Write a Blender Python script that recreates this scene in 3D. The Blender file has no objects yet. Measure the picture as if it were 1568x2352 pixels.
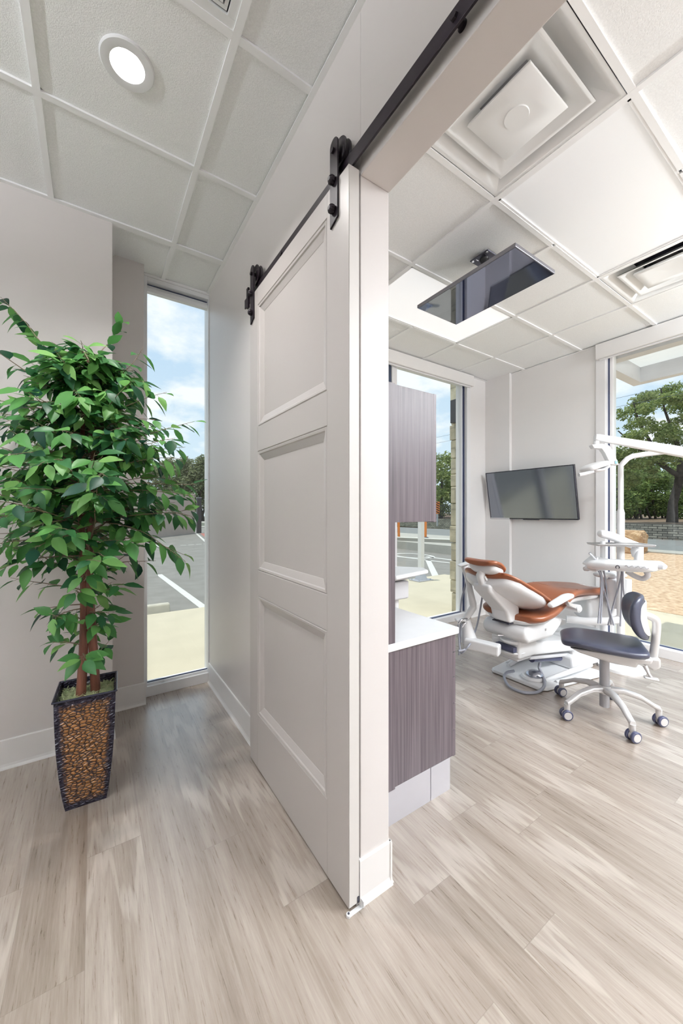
import bpy, bmesh, math, random
from mathutils import Vector, Matrix, noise as mnoise

S = bpy.context.scene
COL = S.collection
PI = math.pi

# ------------------------------------------------------------------ camera, world, sun, added lamps, exposure
CAMZ = 1.31
TH = math.radians(33.757)
FPX = 852.83
FW = Vector((math.sin(TH), math.cos(TH), 0))
RT = Vector((math.cos(TH), -math.sin(TH), 0))

cam_d = bpy.data.cameras.new('camera')
cam = bpy.data.objects.new('camera', cam_d)
COL.objects.link(cam)
cam.location = (0, 0, CAMZ)
cam.rotation_euler = (PI / 2, 0, -TH)
cam_d.sensor_fit = 'HORIZONTAL'
cam_d.sensor_width = 36
cam_d.lens = FPX * 36 / 1568
cam_d.shift_y = 1.0 / 1568
cam_d.clip_start = 0.02
cam_d.clip_end = 400
S.camera = cam

S.view_settings.view_transform = 'Standard'
S.view_settings.look = 'None'
S.view_settings.gamma = 1
S.view_settings.use_curve_mapping = False
S.view_settings.exposure = 0.12
S.cycles.use_denoising = True
S.cycles.max_bounces = 12
S.cycles.diffuse_bounces = 6
S.cycles.glossy_bounces = 5
S.cycles.transmission_bounces = 6
S.cycles.transparent_max_bounces = 16
S.cycles.caustics_reflective = False
S.cycles.caustics_refractive = False
S.cycles.sample_clamp_indirect = 6

SUN_E = 2.75
SKY_E = 1.22
ROOM_FILL = 262.0  # power of the added, unseen room lamps
HALL_LAMP = 135.0  # power of the added hall pendants, also scales the downlight


def build_world():
    w = bpy.data.worlds.new('sky')
    S.world = w
    w.use_nodes = True
    nt = w.node_tree
    N = nt.nodes
    L = nt.links
    N.clear()
    tc = N.new('ShaderNodeTexCoord')
    sep = N.new('ShaderNodeSeparateXYZ')
    L.new(tc.outputs['Generated'], sep.inputs[0])
    # project the direction onto a cloud layer
    zc = N.new('ShaderNodeMath'); zc.operation = 'ADD'; zc.inputs[1].default_value = 0.22
    zm = N.new('ShaderNodeMath'); zm.operation = 'MAXIMUM'; zm.inputs[1].default_value = 0.05
    L.new(sep.outputs['Z'], zc.inputs[0]); L.new(zc.outputs[0], zm.inputs[0])
    dx = N.new('ShaderNodeMath'); dx.operation = 'DIVIDE'
    dy = N.new('ShaderNodeMath'); dy.operation = 'DIVIDE'
    L.new(sep.outputs['X'], dx.inputs[0]); L.new(zm.outputs[0], dx.inputs[1])
    L.new(sep.outputs['Y'], dy.inputs[0]); L.new(zm.outputs[0], dy.inputs[1])
    cb = N.new('ShaderNodeCombineXYZ')
    L.new(dx.outputs[0], cb.inputs[0]); L.new(dy.outputs[0], cb.inputs[1])
    no = N.new('ShaderNodeTexNoise')
    no.inputs['Scale'].default_value = 2.6
    no.inputs['Detail'].default_value = 8
    no.inputs['Roughness'].default_value = 0.55
    mp = N.new('ShaderNodeMapping')
    mp.inputs['Location'].default_value = (3.1, 1.7, 0.4)
    L.new(cb.outputs[0], mp.inputs[0]); L.new(mp.outputs[0], no.inputs['Vector'])
    cr = N.new('ShaderNodeValToRGB')
    cr.color_ramp.elements[0].position = 0.44
    cr.color_ramp.elements[1].position = 0.59
    L.new(no.outputs[0], cr.inputs[0])
    blue = N.new('ShaderNodeValToRGB')
    blue.color_ramp.elements[0].position = 0.0
    blue.color_ramp.elements[0].color = (0.62, 0.74, 0.80, 1)
    blue.color_ramp.elements[1].position = 0.6
    blue.color_ramp.elements[1].color = (0.36, 0.54, 0.76, 1)
    L.new(sep.outputs['Z'], blue.inputs[0])
    mx = N.new('ShaderNodeMixRGB')
    mx.inputs[2].default_value = (0.80, 0.84, 0.86, 1)
    L.new(cr.outputs[0], mx.inputs[0]); L.new(blue.outputs[0], mx.inputs[1])
    gr = N.new('ShaderNodeMixRGB')
    gr.inputs[1].default_value = (0.40, 0.38, 0.33, 1)
    gt = N.new('ShaderNodeMath'); gt.operation = 'GREATER_THAN'; gt.inputs[1].default_value = -0.01
    L.new(sep.outputs['Z'], gt.inputs[0]); L.new(gt.outputs[0], gr.inputs[0]); L.new(mx.outputs[0], gr.inputs[2])
    bg = N.new('ShaderNodeBackground')
    bg.inputs['Strength'].default_value = SKY_E
    out = N.new('ShaderNodeOutputWorld')
    L.new(gr.outputs[0], bg.inputs[0]); L.new(bg.outputs[0], out.inputs[0])


build_world()
sd = bpy.data.lights.new('sun', 'SUN')
sd.energy = SUN_E
sd.angle = math.radians(0.6)
sd.color = (1.0, 0.96, 0.88)
so = bpy.data.objects.new('sun', sd)
COL.objects.link(so)
so.rotation_euler = Vector((-0.13, 0.07, 1)).to_track_quat('Z', 'Y').to_euler()


# ------------------------------------------------------------------ helpers
def at(u, v, d):
    """point at forward distance d on the view ray through (u, v)"""
    p = FW * d + RT * ((u - 784) / FPX * d)
    return Vector((p.x, p.y, CAMZ + (1177 - v) / FPX * d))


MATS = {}


def mat(name, color=(0.8, 0.8, 0.8), rough=0.5, metal=0.0, spec=0.5, var=0.03, scale=8, bump=0.0, bscale=60,
        emit=None, estr=0.0, coat=0.0, stretch=(1, 1, 1), c2=None):
    if name in MATS:
        return MATS[name]
    m = bpy.data.materials.new(name)
    m.use_nodes = True
    nt = m.node_tree
    N, L = nt.nodes, nt.links
    b = N['Principled BSDF']
    b.inputs['Roughness'].default_value = rough
    b.inputs['Metallic'].default_value = metal
    b.inputs['Specular IOR Level'].default_value = spec
    b.inputs['Coat Weight'].default_value = coat
    tc = N.new('ShaderNodeTexCoord')
    mp = N.new('ShaderNodeMapping')
    mp.inputs['Scale'].default_value = stretch
    L.new(tc.outputs['Object'], mp.inputs[0])
    no = N.new('ShaderNodeTexNoise')
    no.inputs['Scale'].default_value = scale
    no.inputs['Detail'].default_value = 5
    L.new(mp.outputs[0], no.inputs['Vector'])
    cr = N.new('ShaderNodeValToRGB')
    cr.color_ramp.elements[0].position = 0.3
    cr.color_ramp.elements[1].position = 0.7
    a = [max(0, c * (1 - var)) for c in color]
    d = [min(1, c * (1 + var)) for c in color] if c2 is None else c2
    cr.color_ramp.elements[0].color = (*a, 1)
    cr.color_ramp.elements[1].color = (*d, 1)
    L.new(no.outputs[0], cr.inputs[0])
    L.new(cr.outputs[0], b.inputs['Base Color'])
    if bump:
        n2 = N.new('ShaderNodeTexNoise')
        n2.inputs['Scale'].default_value = bscale
        n2.inputs['Detail'].default_value = 4
        L.new(mp.outputs[0], n2.inputs['Vector'])
        bp = N.new('ShaderNodeBump')
        bp.inputs['Strength'].default_value = bump
        bp.inputs['Distance'].default_value = 0.01
        L.new(n2.outputs[0], bp.inputs['Height'])
        L.new(bp.outputs[0], b.inputs['Normal'])
    if emit:
        b.inputs['Emission Color'].default_value = (*emit, 1)
        b.inputs['Emission Strength'].default_value = estr
    MATS[name] = m
    return m


class MB:
    def __init__(self):
        self.bm = bmesh.new()

    def _v(self, pts):
        return [self.bm.verts.new(p) for p in pts]

    def box(self, x0, x1, y0, y1, z0, z1, m=None):
        x0, x1 = min(x0, x1), max(x0, x1); y0, y1 = min(y0, y1), max(y0, y1); z0, z1 = min(z0, z1), max(z0, z1)
        c = [(x0, y0, z0), (x1, y0, z0), (x1, y1, z0), (x0, y1, z0), (x0, y0, z1), (x1, y0, z1), (x1, y1, z1), (x0, y1, z1)]
        if m:
            c = [m @ Vector(p) for p in c]
        v = self._v(c)
        for f in ((3, 2, 1, 0), (4, 5, 6, 7), (0, 1, 5, 4), (1, 2, 6, 5), (2, 3, 7, 6), (3, 0, 4, 7)):
            self.bm.faces.new([v[i] for i in f])
        return self

    def quad(self, pts):
        self.bm.faces.new(self._v(pts))
        return self

    def prism(self, lo, hi):
        """lo, hi: equal length point lists"""
        a = self._v(lo); b = self._v(hi)
        n = len(a)
        self.bm.faces.new(list(reversed(a)))
        self.bm.faces.new(b)
        for i in range(n):
            j = (i + 1) % n
            self.bm.faces.new((a[i], a[j], b[j], b[i]))
        return self

    def rings(self, rings, cap=True, closed=True):
        vs = [self._v(r) for r in rings]
        n = len(vs[0])
        for a, b in zip(vs, vs[1:]):
            for i in range(n if closed else n - 1):
                j = (i + 1) % n
                self.bm.faces.new((a[i], a[j], b[j], b[i]))
        if cap:
            self.bm.faces.new(list(reversed(vs[0])))
            self.bm.faces.new(vs[-1])
        return self

    def tube(self, pts, r, n=10):
        pts = [Vector(p) for p in pts]
        k = len(pts)
        rr = r if isinstance(r, (list, tuple)) else [r] * k
        rings = []
        up = None
        for i, p in enumerate(pts):
            t = (pts[min(i + 1, k - 1)] - pts[max(i - 1, 0)])
            t.normalize()
            if up is None:
                up = Vector((0, 0, 1)) if abs(t.z) < 0.9 else Vector((1, 0, 0))
            a = t.cross(up)
            if a.length < 1e-4:
                a = t.orthogonal()
            a.normalize()
            b = a.cross(t).normalized()
            up = b
            rings.append([p + (a * math.cos(2 * PI * q / n) + b * math.sin(2 * PI * q / n)) * rr[i] for q in range(n)])
        return self.rings(rings)

    def cyl(self, p0, p1, r0, r1=None, n=24):
        return self.tube([p0, p1], [r0, r0 if r1 is None else r1], n)

    def lathe(self, prof, c=(0, 0, 0), n=32, m=None, cap=True):
        rings = []
        for r, z in prof:
            ring = [Vector((r * math.cos(2 * PI * q / n), r * math.sin(2 * PI * q / n), z)) for q in range(n)]
            ring = [(m @ p if m else p) + Vector(c) for p in ring]
            rings.append(ring)
        return self.rings(rings, cap=cap)

    def pillow(self, path, width, tu, td, fn=lambda p: p, e=2.6, el=3.0, lift=0.0, nu=28, nv=28, ends=(True, True)):
        """closed cushion: path in (x,z), width along y, superelliptic section"""
        k = len(path)

        def interp(arr, u):
            if not isinstance(arr, (list, tuple)):
                return arr
            f = u * (len(arr) - 1); i = min(int(f), len(arr) - 2); f -= i
            return arr[i] * (1 - f) + arr[i + 1] * f

        def P(u):
            # catmull-rom
            f = u * (k - 1); i = min(int(f), k - 2); f -= i
            p = [Vector((path[max(0, min(k - 1, i + o))][0], 0, path[max(0, min(k - 1, i + o))][1])) for o in (-1, 0, 1, 2)]
            return 0.5 * ((2 * p[1]) + (p[2] - p[0]) * f + (2 * p[0] - 5 * p[1] + 4 * p[2] - p[3]) * f * f + (3 * p[1] - p[0] - 3 * p[2] + p[3]) * f ** 3)
        rings = []
        for j in range(nu + 1):
            u = 0.5 - 0.5 * math.cos(PI * (0.02 + 0.96 * j / nu)) if True else j / nu
            u = (u - (0.5 - 0.5 * math.cos(PI * 0.02))) / (math.cos(PI * 0.02))
            u = min(max(u, 0), 1)
            c = P(u)
            t = P(min(1, u + 0.01)) - P(max(0, u - 0.01))
            t.normalize()
            nrm = Vector((-t.z, 0, t.x))
            q = 2 * u - 1
            if (q < 0 and not ends[0]) or (q > 0 and not ends[1]):
                kk = 1
            else:
                kk = max(0.0, 1 - abs(q) ** (el * 2)) ** (1 / el)
            kk = max(kk, 0.06)
            w = interp(width, u) * (0.55 + 0.45 * kk if True else 1)
            U = interp(tu, u) * kk; D = interp(td, u) * kk
            ring = []
            for i in range(nv):
                a = 2 * PI * i / nv
                ca, sa = math.cos(a), math.sin(a)
                y = math.copysign(abs(ca) ** (2 / e), ca)
                h = math.copysign(abs(sa) ** (2 / e), sa)
                off = (U if h > 0 else D) * h + lift * y * y
                p = c + nrm * off + Vector((0, y * w, 0))
                ring.append(fn(p))
            rings.append(ring)
        return self.rings(rings)

    def build(self, name, material, parent=None, world=True, smooth=None, bevel=0.0, seg=2, sub=0):
        bm = self.bm
        bmesh.ops.recalc_face_normals(bm, faces=bm.faces[:])
        me = bpy.data.meshes.new(name)
        if parent is not None and world:
            mi = parent_matrix(parent).inverted()
            bm.transform(mi)
        elif parent is None and name:
            pass
        bm.to_mesh(me)
        bm.free()
        ms = material if isinstance(material, (list, tuple)) else [material]
        for m in ms:
            me.materials.append(m)
        if smooth is not None:
            for p in me.polygons:
                p.use_smooth = True
            if smooth is not True:
                me.set_sharp_from_angle(angle=math.radians(smooth))
        o = bpy.data.objects.new(name, me)
        COL.objects.link(o)
        if parent is not None:
            o.parent = parent
        if bevel:
            b = o.modifiers.new('bevel', 'BEVEL')
            b.width = bevel
            b.segments = seg
            b.limit_method = 'ANGLE'
            b.angle_limit = math.radians(40)
            b.harden_normals = False
        if sub:
            s = o.modifiers.new('sub', 'SUBSURF'); s.levels = sub; s.render_levels = sub
        return o


def parent_matrix(o):
    m = Matrix.Translation(o.location) @ o.rotation_euler.to_matrix().to_4x4()
    if o.parent is not None:
        m = parent_matrix(o.parent) @ m
    return m


def tag(o, label=None, cat=None, group=None, kind=None):
    if label: o['label'] = label
    if cat: o['category'] = cat
    if group: o['group'] = group
    if kind: o['kind'] = kind
    return o


def thing(name, label, cat, loc=(0, 0, 0), rz=0.0, group=None):
    o = bpy.data.objects.new(name, None)
    COL.objects.link(o)
    o.location = loc
    o.rotation_euler = (0, 0, rz)
    o.empty_display_size = 0.1
    return tag(o, label, cat, group)


def copy_tree(o, parent=None):
    c = o.copy()
    COL.objects.link(c)
    c.parent = parent
    for ch in list(o.children):
        copy_tree(ch, c)
    return c


def struct(name, mb, m, parent=None, **k):
    o = mb.build(name, m, parent, **k)
    if parent is None:
        o['kind'] = 'structure'
    return o


def B(*a):
    return MB().box(*a)


# ------------------------------------------------------------------ materials
M_WALL = mat('wall_paint', (0.68, 0.645, 0.63), 0.38, spec=0.5, var=0.01, scale=3, bump=0.02, bscale=300)  # hall copy of the one wall paint, darkened for its weaker light
M_WALL_LIT = mat('wall_paint_lit', (0.81, 0.80, 0.795), 0.42, spec=0.35, var=0.01, scale=3, bump=0.02, bscale=300)  # same wall paint, lightened in colour for the brighter light near the windows
M_DOOR = mat('door_paint', (0.49, 0.458, 0.442), 0.33, spec=0.5, var=0.01, scale=3, bump=0.02, bscale=200, stretch=(1, 1, 0.2))
M_DOOREDGE = mat('door_edge_paint', (0.66, 0.635, 0.61), 0.4, var=0.01)
M_TRIM = mat('trim_white', (0.78, 0.77, 0.76), 0.35, var=0.01)
M_FRAME = mat('aluminium_white', (0.80, 0.80, 0.81), 0.3, spec=0.5, var=0.01)
M_GASK = mat('gasket_blue_grey', (0.05, 0.065, 0.13), 0.35)
M_WHITE = mat('white_enamel', (0.75, 0.755, 0.765), 0.28, var=0.01)
M_GREYW = mat('pale_grey_plastic', (0.60, 0.60, 0.62), 0.35, var=0.01)
M_SILV = mat('satin_silver', (0.60, 0.59, 0.59), 0.32, metal=0.35, var=0.01)
M_CHROME = mat('chrome', (0.75, 0.75, 0.78), 0.12, metal=1.0, var=0.01)
M_BLACK = mat('oiled_bronze_black', (0.014, 0.009, 0.014), 0.40, spec=0.3, var=0.1)
M_DARK = mat('dark_cavity', (0.03, 0.03, 0.045), 0.5)
M_BLUEPLA = mat('dark_blue_plastic', (0.05, 0.055, 0.11), 0.3)
M_LEATH = mat('caramel_vinyl', (0.28, 0.092, 0.040), 0.30, spec=0.5, var=0.06, scale=6, bump=0.05, bscale=250)
M_NAVY = mat('slate_navy_vinyl', (0.040, 0.044, 0.072), 0.30, spec=0.6, var=0.08, scale=5, bump=0.04, bscale=250)
M_TUBE = mat('grey_hose', (0.30, 0.31, 0.36), 0.4)
M_TOP = mat('white_quartz_top', (0.85, 0.85, 0.87), 0.15, var=0.015, scale=14)
M_KICK = mat('grey_kick_panel', (0.47, 0.46, 0.49), 0.4)
M_LAM = mat('dark_laminate', (0.060, 0.046, 0.055), 0.38, spec=0.4, var=0.0, scale=105, c2=(0.145, 0.116, 0.130), stretch=(1, 1, 0.018), bump=0.08, bscale=120)
M_BEZEL = mat('gloss_black_bezel', (0.012, 0.012, 0.016), 0.2)
M_SCREEN = mat('dark_screen_glass', (0.24, 0.255, 0.29), 0.12, metal=1.0, var=0.0)
M_SCREEN2 = mat('mirror_screen_glass', (0.26, 0.27, 0.34), 0.03, metal=1.0, var=0.0)
M_LENS = mat('led_lens', (0.9, 0.9, 0.9), 0.5, emit=(0.97, 0.98, 1.0), estr=0.45, var=0.0)
M_LENS_DIM = mat('led_lens_dim', (0.85, 0.86, 0.87), 0.28, emit=(0.97, 0.98, 1.0), estr=0.12, var=0.0)
M_DOWN = mat('downlight_lens', (0.9, 0.9, 0.9), 0.5, emit=(1.0, 0.97, 0.95), estr=4.0, var=0.0)
M_TILE = mat('ceiling_tile', (0.89, 0.90, 0.90), 0.9, spec=0.1, var=0.045, scale=160, bump=0.25, bscale=260)
M_GRID = mat('ceiling_grid_white', (0.90, 0.905, 0.91), 0.45, var=0.005)
M_VENT = mat('vent_white', (0.80, 0.81, 0.81), 0.3, var=0.005)


def floor_material():
    m = bpy.data.materials.new('oak_vinyl_plank')
    m.use_nodes = True
    nt = m.node_tree
    N, L = nt.nodes, nt.links
    b = N['Principled BSDF']
    tc = N.new('ShaderNodeTexCoord')
    sep = N.new('ShaderNodeSeparateXYZ')
    L.new(tc.outputs['Object'], sep.inputs[0])

    def mth(op, a, c=None, d=None):
        n = N.new('ShaderNodeMath'); n.operation = op
        for i, x in enumerate((a, c, d)):
            if x is None: continue
            if isinstance(x, (int, float)): n.inputs[i].default_value = x
            else: L.new(x, n.inputs[i])
        return n.outputs[0]
    PW, PL = 0.182, 1.22
    xs = mth('DIVIDE', mth('ADD', sep.outputs['X'], 10.03), PW)
    ix = mth('FLOOR', xs); fx = mth('FRACT', xs)
    wn = N.new('ShaderNodeTexWhiteNoise'); wn.noise_dimensions = '1D'
    L.new(ix, wn.inputs['W'])
    ys = mth('ADD', mth('DIVIDE', mth('ADD', sep.outputs['Y'], 10), PL), wn.outputs['Value'])
    iy = mth('FLOOR', ys); fy = mth('FRACT', ys)
    cb = N.new('ShaderNodeCombineXYZ'); L.new(ix, cb.inputs[0]); L.new(iy, cb.inputs[1])
    w2 = N.new('ShaderNodeTexWhiteNoise'); w2.noise_dimensions = '2D'; L.new(cb.outputs[0], w2.inputs['Vector'])
    gx = mth('ADD', mth('MULTIPLY', sep.outputs['X'], 1.0), mth('MULTIPLY', w2.outputs['Value'], 37.0))
    gy = mth('ADD', mth('MULTIPLY', sep.outputs['Y'], 0.048), mth('MULTIPLY', iy, 3.7))
    gc = N.new('ShaderNodeCombineXYZ'); L.new(gx, gc.inputs[0]); L.new(gy, gc.inputs[1])
    # warp for cathedral grain
    wz = N.new('ShaderNodeTexNoise'); wz.inputs['Scale'].default_value = 5; wz.inputs['Detail'].default_value = 2
    L.new(gc.outputs[0], wz.inputs['Vector'])
    add = N.new('ShaderNodeVectorMath'); add.operation = 'MULTIPLY_ADD'
    add.inputs[1].default_value = (0.05, 0.05, 0)
    L.new(wz.outputs['Color'], add.inputs[0]); L.new(gc.outputs[0], add.inputs[2])
    n1 = N.new('ShaderNodeTexNoise'); n1.inputs['Scale'].default_value = 14; n1.inputs['Detail'].default_value = 6; n1.inputs['Roughness'].default_value = 0.62
    L.new(add.outputs[0], n1.inputs['Vector'])
    n2 = N.new('ShaderNodeTexNoise'); n2.inputs['Scale'].default_value = 120; n2.inputs['Detail'].default_value = 5; n2.inputs['Roughness'].default_value = 0.7
    L.new(add.outputs[0], n2.inputs['Vector'])
    cr = N.new('ShaderNodeValToRGB')
    e = cr.color_ramp.elements
    e[0].position = 0.30; e[0].color = (0.150, 0.112, 0.085, 1)
    e[1].position = 0.68; e[1].color = (0.465, 0.405, 0.355, 1)
    x = e.new(0.48); x.color = (0.305, 0.250, 0.207, 1)
    mixv = mth('ADD', mth('MULTIPLY', n1.outputs[0], 0.62), mth('MULTIPLY', n2.outputs[0], 0.38))
    tint = mth('MULTIPLY', mth('SUBTRACT', w2.outputs['Value'], 0.5), 0.07)
    L.new(mth('ADD', mixv, tint), cr.inputs[0])
    # rings: pale wavy cathedral lines on some planks
    wv = N.new('ShaderNodeTexWave'); wv.wave_type = 'RINGS'; wv.inputs['Scale'].default_value = 11
    wv.inputs['Distortion'].default_value = 6; wv.inputs['Detail'].default_value = 3; wv.inputs['Detail Scale'].default_value = 1.2
    L.new(gc.outputs[0], wv.inputs['Vector'])
    wr = N.new('ShaderNodeValToRGB'); wr.color_ramp.elements[0].position = 0.80; wr.color_ramp.elements[1].position = 0.97
    L.new(wv.outputs['Fac'], wr.inputs[0])
    sel = mth('MULTIPLY', mth('GREATER_THAN', w2.outputs['Value'], 0.55), mth('MULTIPLY', wr.outputs[0], 0.35))
    mg = N.new('ShaderNodeMixRGB'); mg.inputs[2].default_value = (0.62, 0.56, 0.50, 1)
    L.new(sel, mg.inputs[0]); L.new(cr.outputs[0], mg.inputs[1])
    # seams
    sx = mth('LESS_THAN', mth('MINIMUM', fx, mth('SUBTRACT', 1.0, fx)), 0.005)
    sy = mth('LESS_THAN', mth('MINIMUM', fy, mth('SUBTRACT', 1.0, fy)), 0.0009)
    seam = mth('MAXIMUM', sx, sy)
    ms = N.new('ShaderNodeMixRGB'); ms.inputs[2].default_value = (0.22, 0.18, 0.15, 1)
    L.new(mth('MULTIPLY', seam, 0.6), ms.inputs[0]); L.new(mg.outputs[0], ms.inputs[1])
    L.new(ms.outputs[0], b.inputs['Base Color'])
    rr = N.new('ShaderNodeMapRange'); rr.inputs['To Min'].default_value = 0.22; rr.inputs['To Max'].default_value = 0.36
    L.new(n2.outputs[0], rr.inputs['Value']); L.new(rr.outputs[0], b.inputs['Roughness'])
    b.inputs['Specular IOR Level'].default_value = 1.0
    b.inputs['Coat Weight'].default_value = 0.9
    b.inputs['Coat Roughness'].default_value = 0.26
    bp = N.new('ShaderNodeBump'); bp.inputs['Strength'].default_value = 0.12; bp.inputs['Distance'].default_value = 0.004
    L.new(mth('SUBTRACT', n2.outputs[0], mth('MULTIPLY', seam, 1.0)), bp.inputs['Height']); L.new(bp.outputs[0], b.inputs['Normal'])
    return m


def glass_material():
    m = bpy.data.materials.new('window_glass')
    m.use_nodes = True
    nt = m.node_tree
    N, L = nt.nodes, nt.links
    N.clear()
    out = N.new('ShaderNodeOutputMaterial')
    tr = N.new('ShaderNodeBsdfTransparent'); tr.inputs[0].default_value = (0.975, 0.985, 0.98, 1)
    gl = N.new('ShaderNodeBsdfGlossy'); gl.inputs['Roughness'].default_value = 0.0
    lw = N.new('ShaderNodeLayerWeight'); lw.inputs[0].default_value = 0.5
    pw = N.new('ShaderNodeMath'); pw.operation = 'POWER'; pw.inputs[1].default_value = 5
    L.new(lw.outputs['Facing'], pw.inputs[0])
    fr = N.new('ShaderNodeMath'); fr.operation = 'MULTIPLY_ADD'; fr.inputs[1].default_value = 0.8; fr.inputs[2].default_value = 0.035
    L.new(pw.outputs[0], fr.inputs[0])
    # faint streaks so the coating is procedural
    tc = N.new('ShaderNodeTexCoord'); no = N.new('ShaderNodeTexNoise'); no.inputs['Scale'].default_value = 2
    L.new(tc.outputs['Object'], no.inputs['Vector'])
    mr = N.new('ShaderNodeMapRange'); mr.inputs['To Min'].default_value = 0.75; mr.inputs['To Max'].default_value = 0.95
    L.new(no.outputs[0], mr.inputs['Value'])
    mu = N.new('ShaderNodeMath'); mu.operation = 'MULTIPLY'
    L.new(fr.outputs[0], mu.inputs[0]); L.new(mr.outputs[0], mu.inputs[1])
    mx = N.new('ShaderNodeMixShader')
    L.new(mu.outputs[0], mx.inputs[0]); L.new(tr.outputs[0], mx.inputs[1]); L.new(gl.outputs[0], mx.inputs[2])
    L.new(mx.outputs[0], out.inputs[0])
    return m


def clear_plastic():
    m = bpy.data.materials.new('clear_vinyl')
    m.use_nodes = True
    nt = m.node_tree
    N, L = nt.nodes, nt.links
    N.clear()
    out = N.new('ShaderNodeOutputMaterial')
    tr = N.new('ShaderNodeBsdfTransparent'); tr.inputs[0].default_value = (0.95, 0.93, 0.93, 1)
    pr = N.new('ShaderNodeBsdfPrincipled'); pr.inputs['Base Color'].default_value = (0.85, 0.80, 0.79, 1); pr.inputs['Roughness'].default_value = 0.15
    tc = N.new('ShaderNodeTexCoord'); no = N.new('ShaderNodeTexNoise'); no.inputs['Scale'].default_value = 25
    L.new(tc.outputs['Object'], no.inputs['Vector'])
    mr = N.new('ShaderNodeMapRange'); mr.inputs['To Min'].default_value = 0.25; mr.inputs['To Max'].default_value = 0.85
    L.new(no.outputs[0], mr.inputs['Value'])
    mx = N.new('ShaderNodeMixShader'); L.new(mr.outputs[0], mx.inputs[0]); L.new(tr.outputs[0], mx.inputs[1]); L.new(pr.outputs[0], mx.inputs[2])
    L.new(mx.outputs[0], out.inputs[0])
    return m


M_FLOOR = floor_material()
M_GLASS = glass_material()
M_CLEAR = clear_plastic()

# ------------------------------------------------------------------ room shell
CZ = 2.995          # underside of the ceiling grid
XW = 4.25           # tv wall
YW = 2.95           # window wall
XL, YB = -2.6, -3.4

struct('floor', B(XL, XW + 0.10, YB, YW + 0.14, -0.12, 0.0), M_FLOOR)

# sliding-door wall with its header
w = MB()
w.box(0.745, 0.87, 1.0, YW + 0.14, 0, 3.15)
w.box(0.745, 0.87, -0.05, 1.0, 2.44, 3.15)
w.box(0.745, 0.87, YB, -0.05, 0, 3.15)
struct('wall_middle', w, M_WALL, bevel=0.003)
struct('wall_left', B(XL, 0.093, 2.535, 2.66, 0, 3.15), M_WALL, bevel=0.003)
struct('wall_left_return', B(-0.03, 0.093, 2.66, YW + 0.14, 0, 3.15), M_WALL)
struct('wall_column', B(0.093, 0.289, 2.86, YW + 0.14, 0, 3.15), M_WALL, bevel=0.003)
w = MB()   # window wall of the treatment room
w.box(0.289, 0.745, YW - 0.0, YW + 0.14, 2.985, 3.15)
w.box(0.87, 1.55, YW, YW + 0.14, 0, 3.15)
w.box(1.55, 3.90, YW, YW + 0.14, 2.93, 3.15)
w.box(3.90, XW + 0.1, YW, YW + 0.14, 0, 3.15)
struct('wall_window', w, M_WALL_LIT)
w = MB()
w.box(XW, XW + 0.12, 1.70, YW, 0, 3.15)
w.box(XW, XW + 0.12, -1.4, 1.70, 2.93, 3.15)
w.box(XW, XW + 0.12, YB, -1.4, 0, 3.15)
struct('wall_right', w, M_WALL_LIT)
struct('wall_right_pier', B(XW - 0.05, XW, 2.615, YW, 0, 3.15), M_WALL_LIT, bevel=0.003)
struct('wall_back', B(XL, XW + 0.1, YB - 0.12, YB, 0, 3.15), M_WALL)
struct('wall_far_left', B(XL - 0.12, XL, YB, 2.66, 0, 3.15), M_WALL)


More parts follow.
